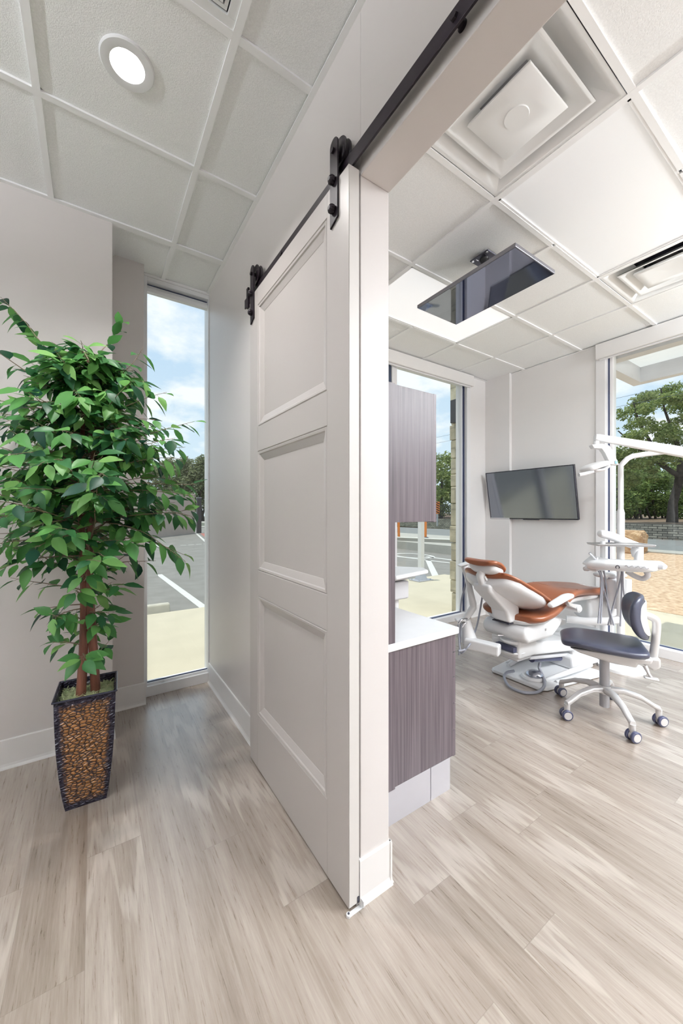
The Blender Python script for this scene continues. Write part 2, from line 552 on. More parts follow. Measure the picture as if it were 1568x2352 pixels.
# ceilings: lay-in tiles over a real t-bar grid
def ceiling(name, x0, x1, y0, y1, xs, ys, holes=(), can=None):
    tile = MB()
    edges_x = [x0] + [x for x in xs if x0 < x < x1] + [x1]
    edges_y = [y0] + [y for y in ys if y0 < y < y1] + [y1]
    for xa, xb in zip(edges_x, edges_x[1:]):
        for ya, yb in zip(edges_y, edges_y[1:]):
            cx, cy = (xa + xb) / 2, (ya + yb) / 2
            if any(h[0] < cx < h[1] and h[2] < cy < h[3] for h in holes):
                continue
            if can and xa < can[0] < xb and ya < can[1] < yb:
                n = 64
                cs = []; sq_ = []
                for k in range(n):
                    a = 2 * PI * (k + 0.5) / n
                    c_, s_ = math.cos(a), math.sin(a)
                    cs.append((can[0] + 0.062 * c_, can[1] + 0.062 * s_))
                    tx = ((xb - 0.004 - can[0]) if c_ > 0 else (xa + 0.004 - can[0])) / c_
                    ty = ((yb - 0.004 - can[1]) if s_ > 0 else (ya + 0.004 - can[1])) / s_
                    t_ = min(tx, ty)
                    sq_.append((can[0] + t_ * c_, can[1] + t_ * s_))
                tile.rings([[(x, y, CZ + 0.022) for x, y in cs], [(x, y, CZ + 0.010) for x, y in cs], [(x, y, CZ + 0.010) for x, y in sq_], [(x, y, CZ + 0.022) for x, y in sq_]], cap=False)
                continue
            tile.box(xa + 0.004, xb - 0.004, ya + 0.004, yb - 0.004, CZ + 0.010, CZ + 0.022)
    c = struct(name, tile, M_TILE)
    g = MB()
    skip = lambda x, y: any(h[0] + 0.02 < x < h[1] - 0.02 and h[2] + 0.02 < y < h[3] - 0.02 for h in holes)
    hw = 0.0135
    for x in edges_x[1:-1]:
        for ya, yb in zip(edges_y, edges_y[1:]):
            if not skip(x, (ya + yb) / 2):
                g.box(x - hw, x + hw, ya, yb, CZ, CZ + 0.0095)
    for y in edges_y[1:-1]:
        for xa, xb in zip(edges_x, edges_x[1:]):
            if not skip((xa + xb) / 2, y):
                g.box(xa + hw, xb - hw, y - hw, y + hw, CZ + 0.0005, CZ + 0.0095)
    t = 0.022
    g.box(x0, x0 + t, y0, y1, CZ - 0.001, CZ + 0.003); g.box(x1 - t, x1, y0, y1, CZ - 0.001, CZ + 0.003)
    g.box(x0, x1, y0, y0 + t, CZ - 0.0012, CZ + 0.003); g.box(x0, x1, y1 - t, y1, CZ - 0.0012, CZ + 0.003)
    gr = g.build('ceiling_grid', M_GRID, c)
    d = MB().box(x0, x1, y0, y1, CZ + 0.12, CZ + 0.15)
    d.build('ceiling_deck', M_TILE, c)
    return c


T = 0.6096
gxl = sorted(0.421 - T * k for k in range(0, 6))
gyl = sorted(2.53 - 0.612 * k for k in range(0, 11))
VENT0 = (-0.189, 0.421, 0.694, 1.306)
ceiling('ceiling', XL, 0.745, YB, 2.535, gxl, gyl, [VENT0], can=(0.108, 1.617))
ceiling('ceiling_niche', 0.093, 0.745, 2.535, YW + 0.02, [0.421], [])
gxr = [1.803 + 0.611 * k for k in range(-2, 4)]
gyr = [1.212 + 0.6225 * k for k in range(-8, 3)]
X0, X1, X2, X3 = 1.803 - 0.611, 1.803, 1.803 + 1.222, 1.803 + 1.833
Y0, Y1 = 1.212 - 0.6225, 1.212
VENT1 = (X0, X1, Y0, Y1)
VENT2 = (X2, X3, Y0, Y1)
LED1 = (X1, X2, Y0, Y1)
LED2 = (X1, X2, Y1 + 0.6225, Y1 + 1.245)
LED_ADDED = (X1, X2, Y0 - 1.8675, Y0 - 1.245)
LED4 = (X0, X1 + 0.611, YB + 0.6, YB + 1.2)
ceiling('ceiling_room', 0.87, XW, YB, YW, gxr, gyr, [VENT1, VENT2, LED1, LED2, LED_ADDED])
struct('roof_slab', B(XL - 0.12, XW + 0.12, YB - 0.12, YW + 0.14, 3.15, 3.25), M_TRIM)

# baseboards: cove base with a toe
M_BASE = mat('vinyl_cove_base', (0.80, 0.785, 0.775), 0.38, var=0.01)


def baseboard(name, p0, p1, n, h=0.15, t=0.007):
    """p0->p1 along the wall, n the outward normal"""
    a, b, n = Vector((*p0, 0)), Vector((*p1, 0)), Vector((*n, 0))
    prof = [(0, 0), (0.016, 0), (0.0145, 0.005), (0.0095, 0.014), (t, 0.026), (t, h - 0.005), (t - 0.002, h), (0, h)]
    mb = MB()
    mb.rings([[a + n * x + Vector((0, 0, z)) for x, z in prof], [b + n * x + Vector((0, 0, z)) for x, z in prof]])
    return struct(name, mb, M_BASE)


baseboard('baseboard_left', (XL, 2.535), (0.093, 2.535), (0, -1))
baseboard('baseboard_left_corner', (0.093, 2.51), (0.093, 2.86), (1, 0))
baseboard('baseboard_column', (0.093, 2.86), (0.30, 2.86), (0, -1))
baseboard('baseboard_middle', (0.745, 1.0), (0.745, YW), (-1, 0))
baseboard('baseboard_opening', (0.738, 1.0), (0.877, 1.0), (0, -1))
baseboard('baseboard_room', (0.87, 0.99), (0.87, 1.17), (1, 0))
baseboard('baseboard_window', (3.90, YW), (XW - 0.05, YW), (0, -1))
baseboard('baseboard_pier', (XW - 0.05, YW), (XW - 0.05, 2.60), (-1, 0))
baseboard('baseboard_right', (XW, 2.615), (XW, 1.70), (-1, 0))


# ------------------------------------------------------------------ windows
def window_y(name, x0, x1, yf, yg, z0, z1, mull=(), lab=None):
    """window in a wall of constant y; yf room-side face of the frame, yg glass plane"""
    fw = 0.02
    root = MB()
    root.box(x0, x1, yf, yf + 0.13, 0.0, z0 - 0.02)               # sill block
    root.box(x0, x1, yf + 0.02, yf + 0.13, z0 - 0.02, z0)
    root.box(x0, x1, yf + 0.02, yf + 0.13, z1, CZ + 0.01)
    fr = struct(name, root, M_FRAME, bevel=0.003)
    return fr


# window 1 (hallway)
f = MB()
f.box(0.289, 0.745, 2.955, 3.075, 0.0, 0.072)
f.box(0.289, 0.318, 2.952, 3.075, 0.072, 2.985)
f.box(0.739, 0.745, 2.955, 3.075, 0.072, 2.985)
f.box(0.318, 0.739, 2.955, 3.075, 2.955, 2.985)
f.box(0.318, 0.739, 2.980, 3.02, 2.895, 2.922)
f.box(0.318, 0.739, 3.0, 3.02, 2.922, 2.955)
f.box(0.318, 0.739, 2.975, 3.03, 0.072, 0.088)
w1 = struct('window_1', f, M_FRAME, bevel=0.002)
g = MB(); g.box(0.318, 0.739, 2.996, 3.0, 2.948, 2.953); g.box(0.318, 0.739, 2.996, 3.0, 2.924, 2.930); g.box(0.318, 0.739, 2.99, 3.0, 0.088, 0.094)
g.build('gasket', M_GASK, w1)
B(0.318, 0.739, 3.006, 3.012, 0.09, 2.90).build('pane', M_GLASS, w1)

# window 2 (treatment room, facing the car park)
f = MB()
f.box(1.55, 3.90, 2.955, 3.085, 0.0, 0.075)
f.box(1.55, 3.90, 2.955, 3.085, 2.90, 2.985)
f.box(3.83, 3.90, 2.945, 3.085, 0.075, 2.90)
f.box(3.79, 3.80, 2.99, 3.085, 0.075, 2.90)
f.box(3.80, 3.83, 3.02, 3.085, 0.075, 2.90)
f.box(1.55, 1.62, 2.955, 3.085, 0.075, 2.90)
f.box(2.63, 2.70, 2.97, 3.085, 0.075, 2.90)
w2 = struct('window_2', f, M_FRAME, bevel=0.003)
g = MB(); g.box(3.800, 3.812, 2.985, 3.02, 0.09, 2.9); g.box(3.822, 3.830, 2.985, 3.02, 0.09, 2.9)
g.box(2.700, 2.706, 2.985, 3.03, 0.09, 2.9); g.box(2.624, 2.630, 2.985, 3.03, 0.09, 2.9); g.box(1.62, 3.79, 3.0, 3.02, 0.075, 0.086)
g.build('gasket', M_GASK, w2)
B(1.62, 2.63, 3.028, 3.034, 0.08, 2.90).build('pane', M_GLASS, w2)
B(2.70, 3.79, 3.028, 3.034, 0.08, 2.90).build('pane', M_GLASS, w2)

# window 3 (right wall, facing the road)
f = MB()
f.box(4.255, 4.385, -1.4, 1.70, 0.0, 0.085)
f.box(4.255, 4.385, -1.4, 1.70, 2.90, 2.985)
f.box(4.235, 4.385, 1.615, 1.70, 0.085, 2.90)
f.box(4.30, 4.385, 1.575, 1.60, 0.085, 2.90)
f.box(4.255, 4.385, -1.4, -1.33, 0.085, 2.90)
f.box(4.255, 4.385, -0.02, 0.05, 0.085, 2.90)
w3 = struct('window_3', f, M_FRAME, bevel=0.003)
g = MB(); g.box(4.30, 4.33, 1.600, 1.615, 0.09, 2.9); g.box(4.32, 4.335, -1.33, 1.575, 0.085, 0.094)
g.build('gasket', M_GASK, w3)
B(4.335, 4.341, 0.05, 1.575, 0.085, 2.90).build('pane', M_GLASS, w3)
B(4.335, 4.341, -1.33, -0.02, 0.085, 2.90).build('pane', M_GLASS, w3)


def fascia(name, x0, x1, y0, y1, z0, z1, label, hem):
    r = thing(name, label, 'roller blind', ((x0 + x1) / 2, (y0 + y1) / 2, z0))
    B(x0, x1, y0, y1, z0, z1).build('blind_cassette', M_TRIM, r, bevel=0.004)
    hem.build('hem_bar', M_FRAME, r, bevel=0.002)
    return r


fascia('roller_blind', 1.55, 3.90, 2.895, 2.955, 2.862, 2.992, 'long white roller blind cassette above the window beside the dark wall cabinet', B(1.58, 3.87, 2.92, 2.94, 2.848, 2.861))
fascia('roller_blind', 4.19, 4.255, -1.4, 1.685, 2.845, 2.992, 'white roller blind cassette above the window behind the exam light', B(4.215, 4.235, -1.38, 1.66, 2.832, 2.844))

# ------------------------------------------------------------------ sliding door, rail and hardware
dr = thing('sliding_door', 'tall greige three-panel sliding barn door hung on black straps', 'door', (0.716, 1.455, 0.012))
DX, DB, DY0, DY1, DZ0, DZ1 = 0.695, 0.737, 0.997, 1.915, 0.012, 2.452
PY0, PY1 = 1.133, 1.808
panels = [(1.745, 2.366), (1.014, 1.622), (0.283, 0.888)]
mb = MB()
bm = mb.bm
# back, sides
ys = [DY0, PY0, PY1, DY1]
zs = [DZ0] + sorted([z for p in panels for z in p]) + [DZ1]
V = {}
def dv(x, y, z):
    k = (round(x, 5), round(y, 5), round(z, 5))
    if k not in V: V[k] = bm.verts.new(k)
    return V[k]
def dq(*p):
    bm.faces.new([dv(*q) for q in p])
for yi in range(3):
    for zi in range(len(zs) - 1):
        y0, y1, z0, z1 = ys[yi], ys[yi + 1], zs[zi], zs[zi + 1]
        dq((DB, y0, z0), (DB, y1, z0), (DB, y1, z1), (DB, y0, z1))
        if yi == 1 and (z0, z1) in panels:
            prof = [(0, 0), (0.003, 0.004), (0.007, 0.0), (0.016, 0.0015), (0.020, 0.006), (0.048, 0.015), (0.050, 0.0165)]
            for (i0, d0), (i1, d1) in zip(prof, prof[1:]):
                a = [(DX + d0, y0 + i0, z0 + i0), (DX + d0, y1 - i0, z0 + i0), (DX + d0, y1 - i0, z1 - i0), (DX + d0, y0 + i0, z1 - i0)]
                b2 = [(DX + d1, y0 + i1, z0 + i1), (DX + d1, y1 - i1, z0 + i1), (DX + d1, y1 - i1, z1 - i1), (DX + d1, y0 + i1, z1 - i1)]
                for i in range(4):
                    j = (i + 1) % 4
                    dq(a[i], a[j], b2[j], b2[i])
            dq(*b2)
        else:
            dq((DX, y0, z0), (DX, y1, z0), (DX, y1, z1), (DX, y0, z1))
for zi in range(len(zs) - 1):
    dq((DX, DY1, zs[zi]), (DB, DY1, zs[zi]), (DB, DY1, zs[zi + 1]), (DX, DY1, zs[zi + 1]))
    dq((DX, DY0, zs[zi]), (DB, DY0, zs[zi]), (DB, DY0, zs[zi + 1]), (DX, DY0, zs[zi + 1]))
for yi in range(3):
    dq((DX, ys[yi], DZ0), (DB, ys[yi], DZ0), (DB, ys[yi + 1], DZ0), (DX, ys[yi + 1], DZ0))
    dq((DX, ys[yi], DZ1), (DB, ys[yi], DZ1), (DB, ys[yi + 1], DZ1), (DX, ys[yi + 1], DZ1))
mb.build('door_slab', M_DOOR, dr)
B(DX + 0.0015, DB - 0.0015, DY0 - 0.0015, DY0 - 0.0002, DZ0 + 0.002, DZ1 - 0.002).build('edge_band', M_DOOREDGE, dr)
# shallow stile joint lines
mb = MB()
for y in (PY0 - 0.001, PY1 + 0.001):
    for z0, z1 in ((DZ0 + 0.003, 0.283), (0.888, 1.014), (1.622, 1.745), (2.366, DZ1 - 0.003)):
        mb.box(DX - 0.0004, DX + 0.001, y - 0.0007, y + 0.0007, z0, z1)
mb.build('stile_joint', mat('joint_line', (0.40, 0.37, 0.355), 0.5), dr)


def knob(c, r=0.014, dep=0.020):
    """scalloped cap nut pointing to -x"""
    mb = MB()
    n = 48
    rings = []
    for rr, x in ((0.75, 0), (1.0, 0.003), (1.0, dep * 0.6), (0.86, dep * 0.8), (0.5, dep), (0.05, dep)):
        ring = []
        for i in range(n):
            a = 2 * PI * i / n
            q = r * rr * (1 + 0.09 * math.cos(10 * a))
            ring.append((c[0] - x, c[1] + q * math.cos(a), c[2] + q * math.sin(a)))
        rings.append(ring)
    return mb.rings(rings)


def hanger(yc):
    hw = 0.024
    mb = MB()
    xa, xb = 0.688, 0.6945
    lo = [(xa, yc - hw, 2.318), (xa, yc + hw, 2.30), (xa, yc + hw, 2.575)]
    arc = [(xa, yc + hw * math.cos(a), 2.575 + hw * math.sin(a)) for a in [PI * k / 12 for k in range(1, 12)]]
    lo = lo + arc + [(xa, yc - hw, 2.575)]
    hi = [(xb, y, z) for _, y, z in lo]
    mb.prism(lo, hi)
    st = mb.build('hanger_strap', M_BLACK, dr, bevel=0.001)
    # wheel sitting on the rail, turned with a groove
    rw = 0.046
    wz = 2.514 + rw - 0.004
    mw = Matrix.Rotation(PI / 2, 4, 'Y')
    MB().lathe([(0.004, -0.011), (rw * 0.45, -0.011), (rw * 0.62, -0.006), (rw * 0.85, -0.007), (rw + 0.004, -0.011), (rw + 0.004, -0.008), (rw - 0.003, -0.003), (rw - 0.003, 0.003),
                (rw + 0.004, 0.008), (rw + 0.004, 0.011), (rw * 0.85, 0.007), (rw * 0.5, 0.007), (0.004, 0.011)], (0.7185, yc, wz), 40, mw).build('roller_wheel', M_BLACK, st, smooth=35)
    MB().cyl((0.680, yc, wz), (0.733, yc, wz), 0.009, n=16).build('axle', M_BLACK, st, smooth=35)
    for z in (2.452 - 0.0, 2.352):
        knob((xa, yc, z)).build('cap_nut', M_BLACK, st, smooth=35)


hanger(1.079)
hanger(1.872)
MB().box(0.700, 0.732, 1.26, 1.29, DZ1, DZ1 + 0.006).build('anti_jump_plate', M_BLACK, dr)

rl = thing('barn_door_rail', 'long flat black steel rail bolted along the wall over the sliding door', 'rail', (0.718, 1.05, 2.462))
B(0.7145, 0.7215, -0.02, 2.06, 2.464, 2.514).build('rail_bar', M_BLACK, rl, bevel=0.0012)
for y in (0.142, 0.585, 1.03 + 0.53, 2.0):
    MB().lathe([(0.0135, 0), (0.0135, 0.003), (0.009, 0.006), (0.009, 0.017), (0.0125, 0.020), (0.0125, 0.0233)], (0.7215, y, 2.489), 20, Matrix.Rotation(PI / 2, 4, 'Y')).build('wall_spacer', M_BLACK, rl, smooth=35)
    MB().cyl((0.7145, y, 2.489), (0.7075, y, 2.489), 0.0105, 0.009, n=6).build('rail_bolt', M_BLACK, rl)
# rail end stop near the far strap
es = MB()
es.box(0.7035, 0.7145, 1.975, 2.0, 2.435, 2.545)
es.box(0.7215, 0.728, 1.975, 2.0, 2.50, 2.545)
es.box(0.7035, 0.728, 1.975, 2.0, 2.503, 2.513)
es.build('end_stop', M_BLACK, rl, bevel=0.001)

# floor guide
fg = thing('floor_guide', 'small white roller guide on the floor under the sliding door corner', 'door guide', (0.715, 0.985, 0.0))
mb = MB()
mb.box(0.688, 0.748, 0.982, 0.996, 0.0, 0.003)
mb.lathe([(0.008, 0), (0.008, 0.008), (0.007, 0.009), (0.001, 0.009)], (0.688, 0.988, 0.0), 18)
mb.box(0.741, 0.744, 0.978, 0.996, 0.003, 0.024)
mb.build('guide_plate', M_WHITE, fg, bevel=0.001)
MB().cyl((0.688, 0.988, 0.009), (0.688, 0.988, 0.011), 0.0035, n=12).build('guide_screw', M_DARK, fg)
B(0.728, 0.736, 0.9935, 0.9955, 0.014, 0.034).build('guide_slot', M_DARK, fg)


# ------------------------------------------------------------------ ceiling fixtures
def led_panel(rect, lens, label):
    x0, x1, y0, y1 = [rect[0] + 0.012, rect[1] - 0.012, rect[2] + 0.012, rect[3] - 0.012]
    r = thing('led_ceiling_panel', label, 'ceiling light', ((x0 + x1) / 2, (y0 + y1) / 2, CZ + 0.004), group='flat ceiling light panels')
    fr = MB()
    for a in ((x0, x1, y0, y0 + 0.014), (x0, x1, y1 - 0.014, y1), (x0, x0 + 0.014, y0, y1), (x1 - 0.014, x1, y0, y1)):
        fr.box(*a, CZ + 0.003, CZ + 0.03)
    fr.build('panel_frame', M_GRID, r)
    B(x0 + 0.014, x1 - 0.014, y0 + 0.014, y1 - 0.014, CZ + 0.010, CZ + 0.02).build('diffuser', lens, r)
    return r


def area_lamp(name, parent, loc, sx, sy, power, color=(0.92, 0.965, 1.0), up=False):
    d = bpy.data.lights.new(name, 'AREA')
    d.shape = 'RECTANGLE'; d.size = sx; d.size_y = sy
    d.energy = power; d.color = color
    o = bpy.data.objects.new(name, d)
    COL.objects.link(o)
    o.parent = parent
    o.location = Vector(loc) - Vector(parent.location)
    if up: o.rotation_euler = (PI, 0, 0)
    return o


led_panel(LED1, M_LENS_DIM, 'flat ceiling light panel between the two square air diffusers')
led_panel(LED2, M_LENS, 'flat white ceiling light panel behind the horizontal ceiling screen')
p3 = led_panel(LED_ADDED, M_LENS, 'added unseen ceiling light panel in the near part of the treatment room')  # out of view, added with its lamp to brighten the room
area_lamp('added_panel_lamp', p3, (2.41, LED_ADDED[2] + 0.31, CZ - 0.005), 1.15, 0.55, ROOM_FILL * 0.22)


def pendant(x, y, power, lab, cat='added light', down=0.24):  # pendants added out of view to brighten walls and ceilings
    r = thing('added_pendant', lab, cat, (x, y, 2.55))
    B(x - 0.06, x + 0.06, y - 0.6, y + 0.6, 2.55, 2.60).build('housing', M_WHITE, r)
    for s in (-0.5, 0.5):
        MB().cyl((x, y + s, 2.60), (x, y + s, CZ), 0.003, n=8).build('cable', M_SILV, r)
    area_lamp('added_downlamp', r, (x, y, 2.545), 0.10, 1.15, power * down)
    area_lamp('added_uplamp', r, (x, y, 2.605), 0.10, 1.15, power * (1 - down), up=True)
    return r


pendant(3.6, -1.0, ROOM_FILL * 1.25, 'added unseen pendant lamp near the right window of the treatment room')
pendant(3.3, -2.5, ROOM_FILL * 0.5, 'added unseen pendant lamp at the back of the treatment room')
pendant(-1.75, 0.5, HALL_LAMP, 'added unseen pendant lamp over the left side of the hallway', down=0.06)
pendant(-0.6, -2.2, HALL_LAMP * 0.22, 'added unseen pendant lamp over the hallway behind the viewer', down=0.1)


def downlight(x, y, power, label):
    r = thing('recessed_downlight', label, 'ceiling light', (x, y, CZ))
    MB().lathe([(0.052, 0.004), (0.058, -0.003), (0.070, -0.005), (0.088, -0.004), (0.0915, 0.0), (0.0915, 0.006), (0.052, 0.006), (0.052, 0.004)], (x, y, CZ + 0.0045), 48, cap=False).build('trim_ring', M_WHITE, r, smooth=35)
    mb = MB()
    rings = []
    for rr, z in ((0.058, 0.0), (0.053, 0.012), (0.048, 0.040), (0.046, 0.066)):
        rings.append([(x + rr * math.cos(2 * PI * q / 48), y + rr * math.sin(2 * PI * q / 48), CZ + 0.004 + z) for q in range(48)])
    mb.rings(rings, cap=False)
    mb.build('baffle', mat('baffle_white', (0.9, 0.88, 0.88), 0.3, emit=(1, 0.95, 0.94), estr=0.45), r, smooth=35)
    MB().cyl((x, y, CZ + 0.066), (x, y, CZ + 0.072), 0.050, n=40).build('lens', M_DOWN, r)
    area = area_lamp('can_lamp', r, (x, y, CZ + 0.064), 0.084, 0.084, power, (1, 0.97, 0.95))
    area.data.shape = 'DISK'
    return r


downlight(0.108, 1.617, HALL_LAMP * 0.20, 'round recessed ceiling downlight, lit, left of the sliding door wall')


# hallway return grille
def grille(rect):
    x0, x1, y0, y1 = [rect[0] + 0.012, rect[1] - 0.012, rect[2] + 0.012, rect[3] - 0.012]
    r = thing('return_air_grille', 'square white ceiling air grille at the very top edge beside the sliding door wall', 'air vent', ((x0 + x1) / 2, (y0 + y1) / 2, CZ))
    fr = MB()
    for ins, w_, z in ((0, 0.03, 0.004), (0.034, 0.012, 0.010), (0.052, 0.022, 0.004)):
        a0, a1, b0, b1 = x0 + ins, x1 - ins, y0 + ins, y1 - ins
        for q in ((a0, a1, b0, b0 + w_), (a0, a1, b1 - w_, b1), (a0, a0 + w_, b0 + w_, b1 - w_), (a1 - w_, a1, b0 + w_, b1 - w_)):
            fr.box(*q, CZ + z, CZ + z + 0.012)
    fr.build('frame', M_VENT, r, bevel=0.001)
    lv = MB()
    n = 14
    for k in range(n):
        y = y0 + 0.09 + (y1 - y0 - 0.18) * k / (n - 1)
        lv.box(x0 + 0.074, x1 - 0.074, -0.012, 0.012, -0.0008, 0.0008, Matrix.Translation((0, y, CZ + 0.02)) @ Matrix.Rotation(math.radians(35), 4, 'X'))
    lv.build('louvres', M_VENT, r)
    B(x0, x1, y0, y1, CZ + 0.05, CZ + 0.055).build('backing', M_DARK, r)


grille(VENT0)


# square cone diffusers
def diffuser(rect, label, disc):
    x0, x1, y0, y1 = [rect[0] + 0.012, rect[1] - 0.012, rect[2] + 0.012, rect[3] - 0.012]
    cx, cy = (x0 + x1) / 2, (y0 + y1) / 2
    H = (x1 - x0) / 2
    r = thing('ceiling_diffuser', label, 'air vent', (cx, cy, CZ), group='square ceiling air diffusers')

    def sq(h, z):
        return [(cx - h, cy - h, z), (cx + h, cy - h, z), (cx + h, cy + h, z), (cx - h, cy + h, z)]
    mb = MB()     # outer pan: flange, then a cove rising to the neck
    mb.rings([sq(H, CZ + 0.004), sq(H - 0.012, CZ + 0.003), sq(H - 0.020, CZ + 0.006), sq(H - 0.045, CZ + 0.028), sq(H - 0.09, CZ + 0.062), sq(H - 0.15, CZ + 0.085)], cap=False)
    mb.build('pan', M_VENT, r, smooth=50)
    mb = MB()     # middle cone
    mb.rings([sq(0.215, CZ + 0.002), sq(0.205, CZ - 0.001), sq(0.198, CZ + 0.002), sq(0.15, CZ + 0.034), sq(0.11, CZ + 0.062), sq(0.105, CZ + 0.066), sq(0.115, CZ + 0.066), sq(0.215, CZ + 0.008)], cap=False)
    mb.build('middle_cone', M_VENT, r, smooth=50)
    mb = MB()     # centre plate
    if disc:
        mb.rings([sq(0.02, CZ + 0.03), sq(0.137, CZ + 0.012), sq(0.142, CZ - 0.002), sq(0.138, CZ - 0.005), sq(0.06, CZ - 0.001), sq(0.01, CZ - 0.001)])
        mb.build('centre_plate', M_VENT, r, smooth=50)
        MB().lathe([(0.001, 0), (0.050, 0), (0.048, -0.004), (0.001, -0.004)], (cx, cy, CZ - 0.001), 40).build('centre_disc', M_VENT, r, smooth=35)
    else:
        mb.rings([sq(0.03, CZ + 0.05), sq(0.137, CZ + 0.014), sq(0.142, CZ + 0.001), sq(0.138, CZ - 0.002), sq(0.10, CZ + 0.006), sq(0.01, CZ + 0.014)])
        mb.build('centre_plate', M_VENT, r, smooth=50)
        MB().lathe([(0.12, 0.0), (0.12, 0.03), (0.10, 0.04), (0.11, 0.0)], (cx, cy, CZ + 0.06), 32, cap=False).build('damper_ring', M_DARK, r, smooth=35)
    B(x0, x1, y0, y1, CZ + 0.1, CZ + 0.105).build('plenum_back', M_KICK if disc else M_DARK, r)
    return r


diffuser(VENT1, 'square white air diffuser with a round centre disc, nearest the door header', True)
diffuser(VENT2, 'square white air diffuser near the right window, seen at the right edge', False)

# ceiling-mounted screen, lying flat
sc = thing('ceiling_screen', 'flat black screen hanging face down from the room ceiling', 'television', (2.15, 1.52, CZ))
SZ = 2.71
mb = B(1.846, 2.252, 1.115, 1.830, SZ, SZ + 0.022)
mb.build('screen_body', mat('silver_rim', (0.25, 0.25, 0.28), 0.3, metal=0.6), sc, bevel=0.003)
B(1.852, 2.246, 1.121, 1.824, SZ - 0.0015, SZ - 0.0002).build('display_glass', M_SCREEN2, sc)
B(1.95, 2.19, 1.30, 1.70, SZ + 0.022, SZ + 0.045).build('rear_cover', M_BEZEL, sc, bevel=0.01)
B(2.094, 2.212, 1.452, 1.590, CZ - 0.008, CZ).build('mount_plate', mat('grey_black_steel', (0.10, 0.10, 0.13), 0.3, metal=0.5), sc, bevel=0.004)
MB().tube([(2.153, 1.52, CZ - 0.008), (2.153, 1.52, CZ - 0.03), (2.153, 1.52, SZ + 0.06), (2.153, 1.52, SZ + 0.03)], [0.030, 0.022, 0.022, 0.030], 20).build('mount_pole', M_BEZEL, sc, smooth=35)
for (a, b_) in ((2.108, 1.468), (2.198, 1.468), (2.108, 1.574), (2.198, 1.574)):
    MB().cyl((a, b_, CZ - 0.008), (a, b_, CZ - 0.013), 0.0085, 0.007, 12).build('mount_screw', M_CHROME, sc)
for (a, b_) in ((2.13, 1.49), (2.13, 1.55)):
    B(a - 0.02, a + 0.003, b_ - 0.003, b_ + 0.003, CZ - 0.0095, CZ - 0.008).build('mount_slot', M_CHROME, sc)

# wall tv
tv = thing('wall_television', 'black flat television tilted down on the pale wall above the dental chair', 'television', (4.20, 2.358, 1.517))
tl = math.asin(0.181)
TM = Matrix.Translation((4.150, 2.358, 1.517)) @ Matrix.Rotation(-tl, 4, 'Y')
tw, thh = 0.515, 0.2915
MB().box(0.0, 0.030, -tw, tw, -thh, thh, TM).build('tv_body', M_BEZEL, tv, bevel=0.003)
MB().box(-0.0012, -0.0002, -tw + 0.010, tw - 0.010, -thh + 0.013, thh - 0.009, TM).build('display_glass', M_SCREEN, tv)
rim = MB()
rim.box(-0.003, 0.004, -tw, -tw + 0.0035, -thh, thh, TM); rim.box(-0.003, 0.004, tw - 0.0035, tw, -thh, thh, TM)
rim.box(-0.003, 0.004, -tw, tw, -thh, -thh + 0.0035, TM); rim.box(-0.003, 0.004, -tw, tw, thh - 0.0035, thh, TM)
rim.build('rim', mat('dark_violet_rim', (0.10, 0.10, 0.15), 0.25, metal=0.5), tv)
MB().box(0.0, 0.012, -0.10, 0.09, -thh - 0.008, -thh, TM).build('sensor_bar', M_BEZEL, tv, bevel=0.002)
mb = MB(); mb.box(4.19, 4.25, 2.20, 2.52, 1.42, 1.62)
mb.build('wall_bracket', M_BLACK, tv)

# ------------------------------------------------------------------ cabinets
cb = thing('cabinet_unit', 'dark wood-grain cabinet unit behind the door wall, upper cupboard over a lower one', 'cabinet', (1.15, 1.5, 0))
CY = 1.175
B(0.878, 1.052, CY - 0.006, CY + 0.02, 0.150, 1.852).build('filler_panel', M_LAM, cb, bevel=0.001)
B(0.878, 1.030, CY + 0.02, 2.30, 0.77, 1.265).build('back_panel', M_LAM, cb)
up = B(0.878, 1.292, CY + 0.004 + 0.016, 2.30, 1.268, 1.851).build('upper_cupboard', M_LAM, cb, bevel=0.001)
B(1.054, 1.292, CY + 0.002, CY + 0.0195, 1.268, 1.851).build('upper_side_panel', M_LAM, cb, bevel=0.001)
for y0, y1 in ((CY + 0.004, 1.735), (1.739, 2.298)):
    d = B(1.2935, 1.3125, y0, y1, 1.266, 1.853).build('upper_door', M_LAM, cb, bevel=0.001)
    B(1.3125, 1.318, y0 + 0.2, y0 + 0.32, 1.30, 1.305).build('pull', M_SILV, d)
lo = B(0.878, 1.425, CY + 0.020, 2.30, 0.150, 0.727).build('lower_carcass', M_LAM, cb)
B(1.054, 1.4255, CY + 0.002, CY + 0.0195, 0.150, 0.727).build('lower_side_panel', M_LAM, cb, bevel=0.001)
for z0, z1 in ((0.146, 0.268), (0.272, 0.395), (0.399, 0.522), (0.526, 0.640), (0.644, 0.724)):
    for y0, y1 in ((CY + 0.003, 1.735), (1.739, 2.298)):
        d = B(1.4265, 1.4455, y0, y1, z0, z1).build('drawer_front', M_LAM, cb, bevel=0.0012)
        B(1.4455, 1.455, y0 + 0.06, y0 + 0.26, z1 - 0.012, z1 - 0.006).build('pull', M_SILV, d)
B(0.878, 1.272, CY + 0.002, CY + 0.02, 0.0, 0.150).build('kick_panel', M_KICK, cb, bevel=0.0005)
B(1.276, 1.405, CY + 0.002, 2.30, 0.0, 0.149).build('kick_panel', M_KICK, cb, bevel=0.0005)
mb = B(0.878, 1.455, CY - 0.012, 2.31, 0.730, 0.7625)
ct = mb.build('countertop', M_TOP, None, bevel=0.006, seg=3)
tag(ct, 'white quartz worktop lying on the dark lower cupboard', 'worktop')

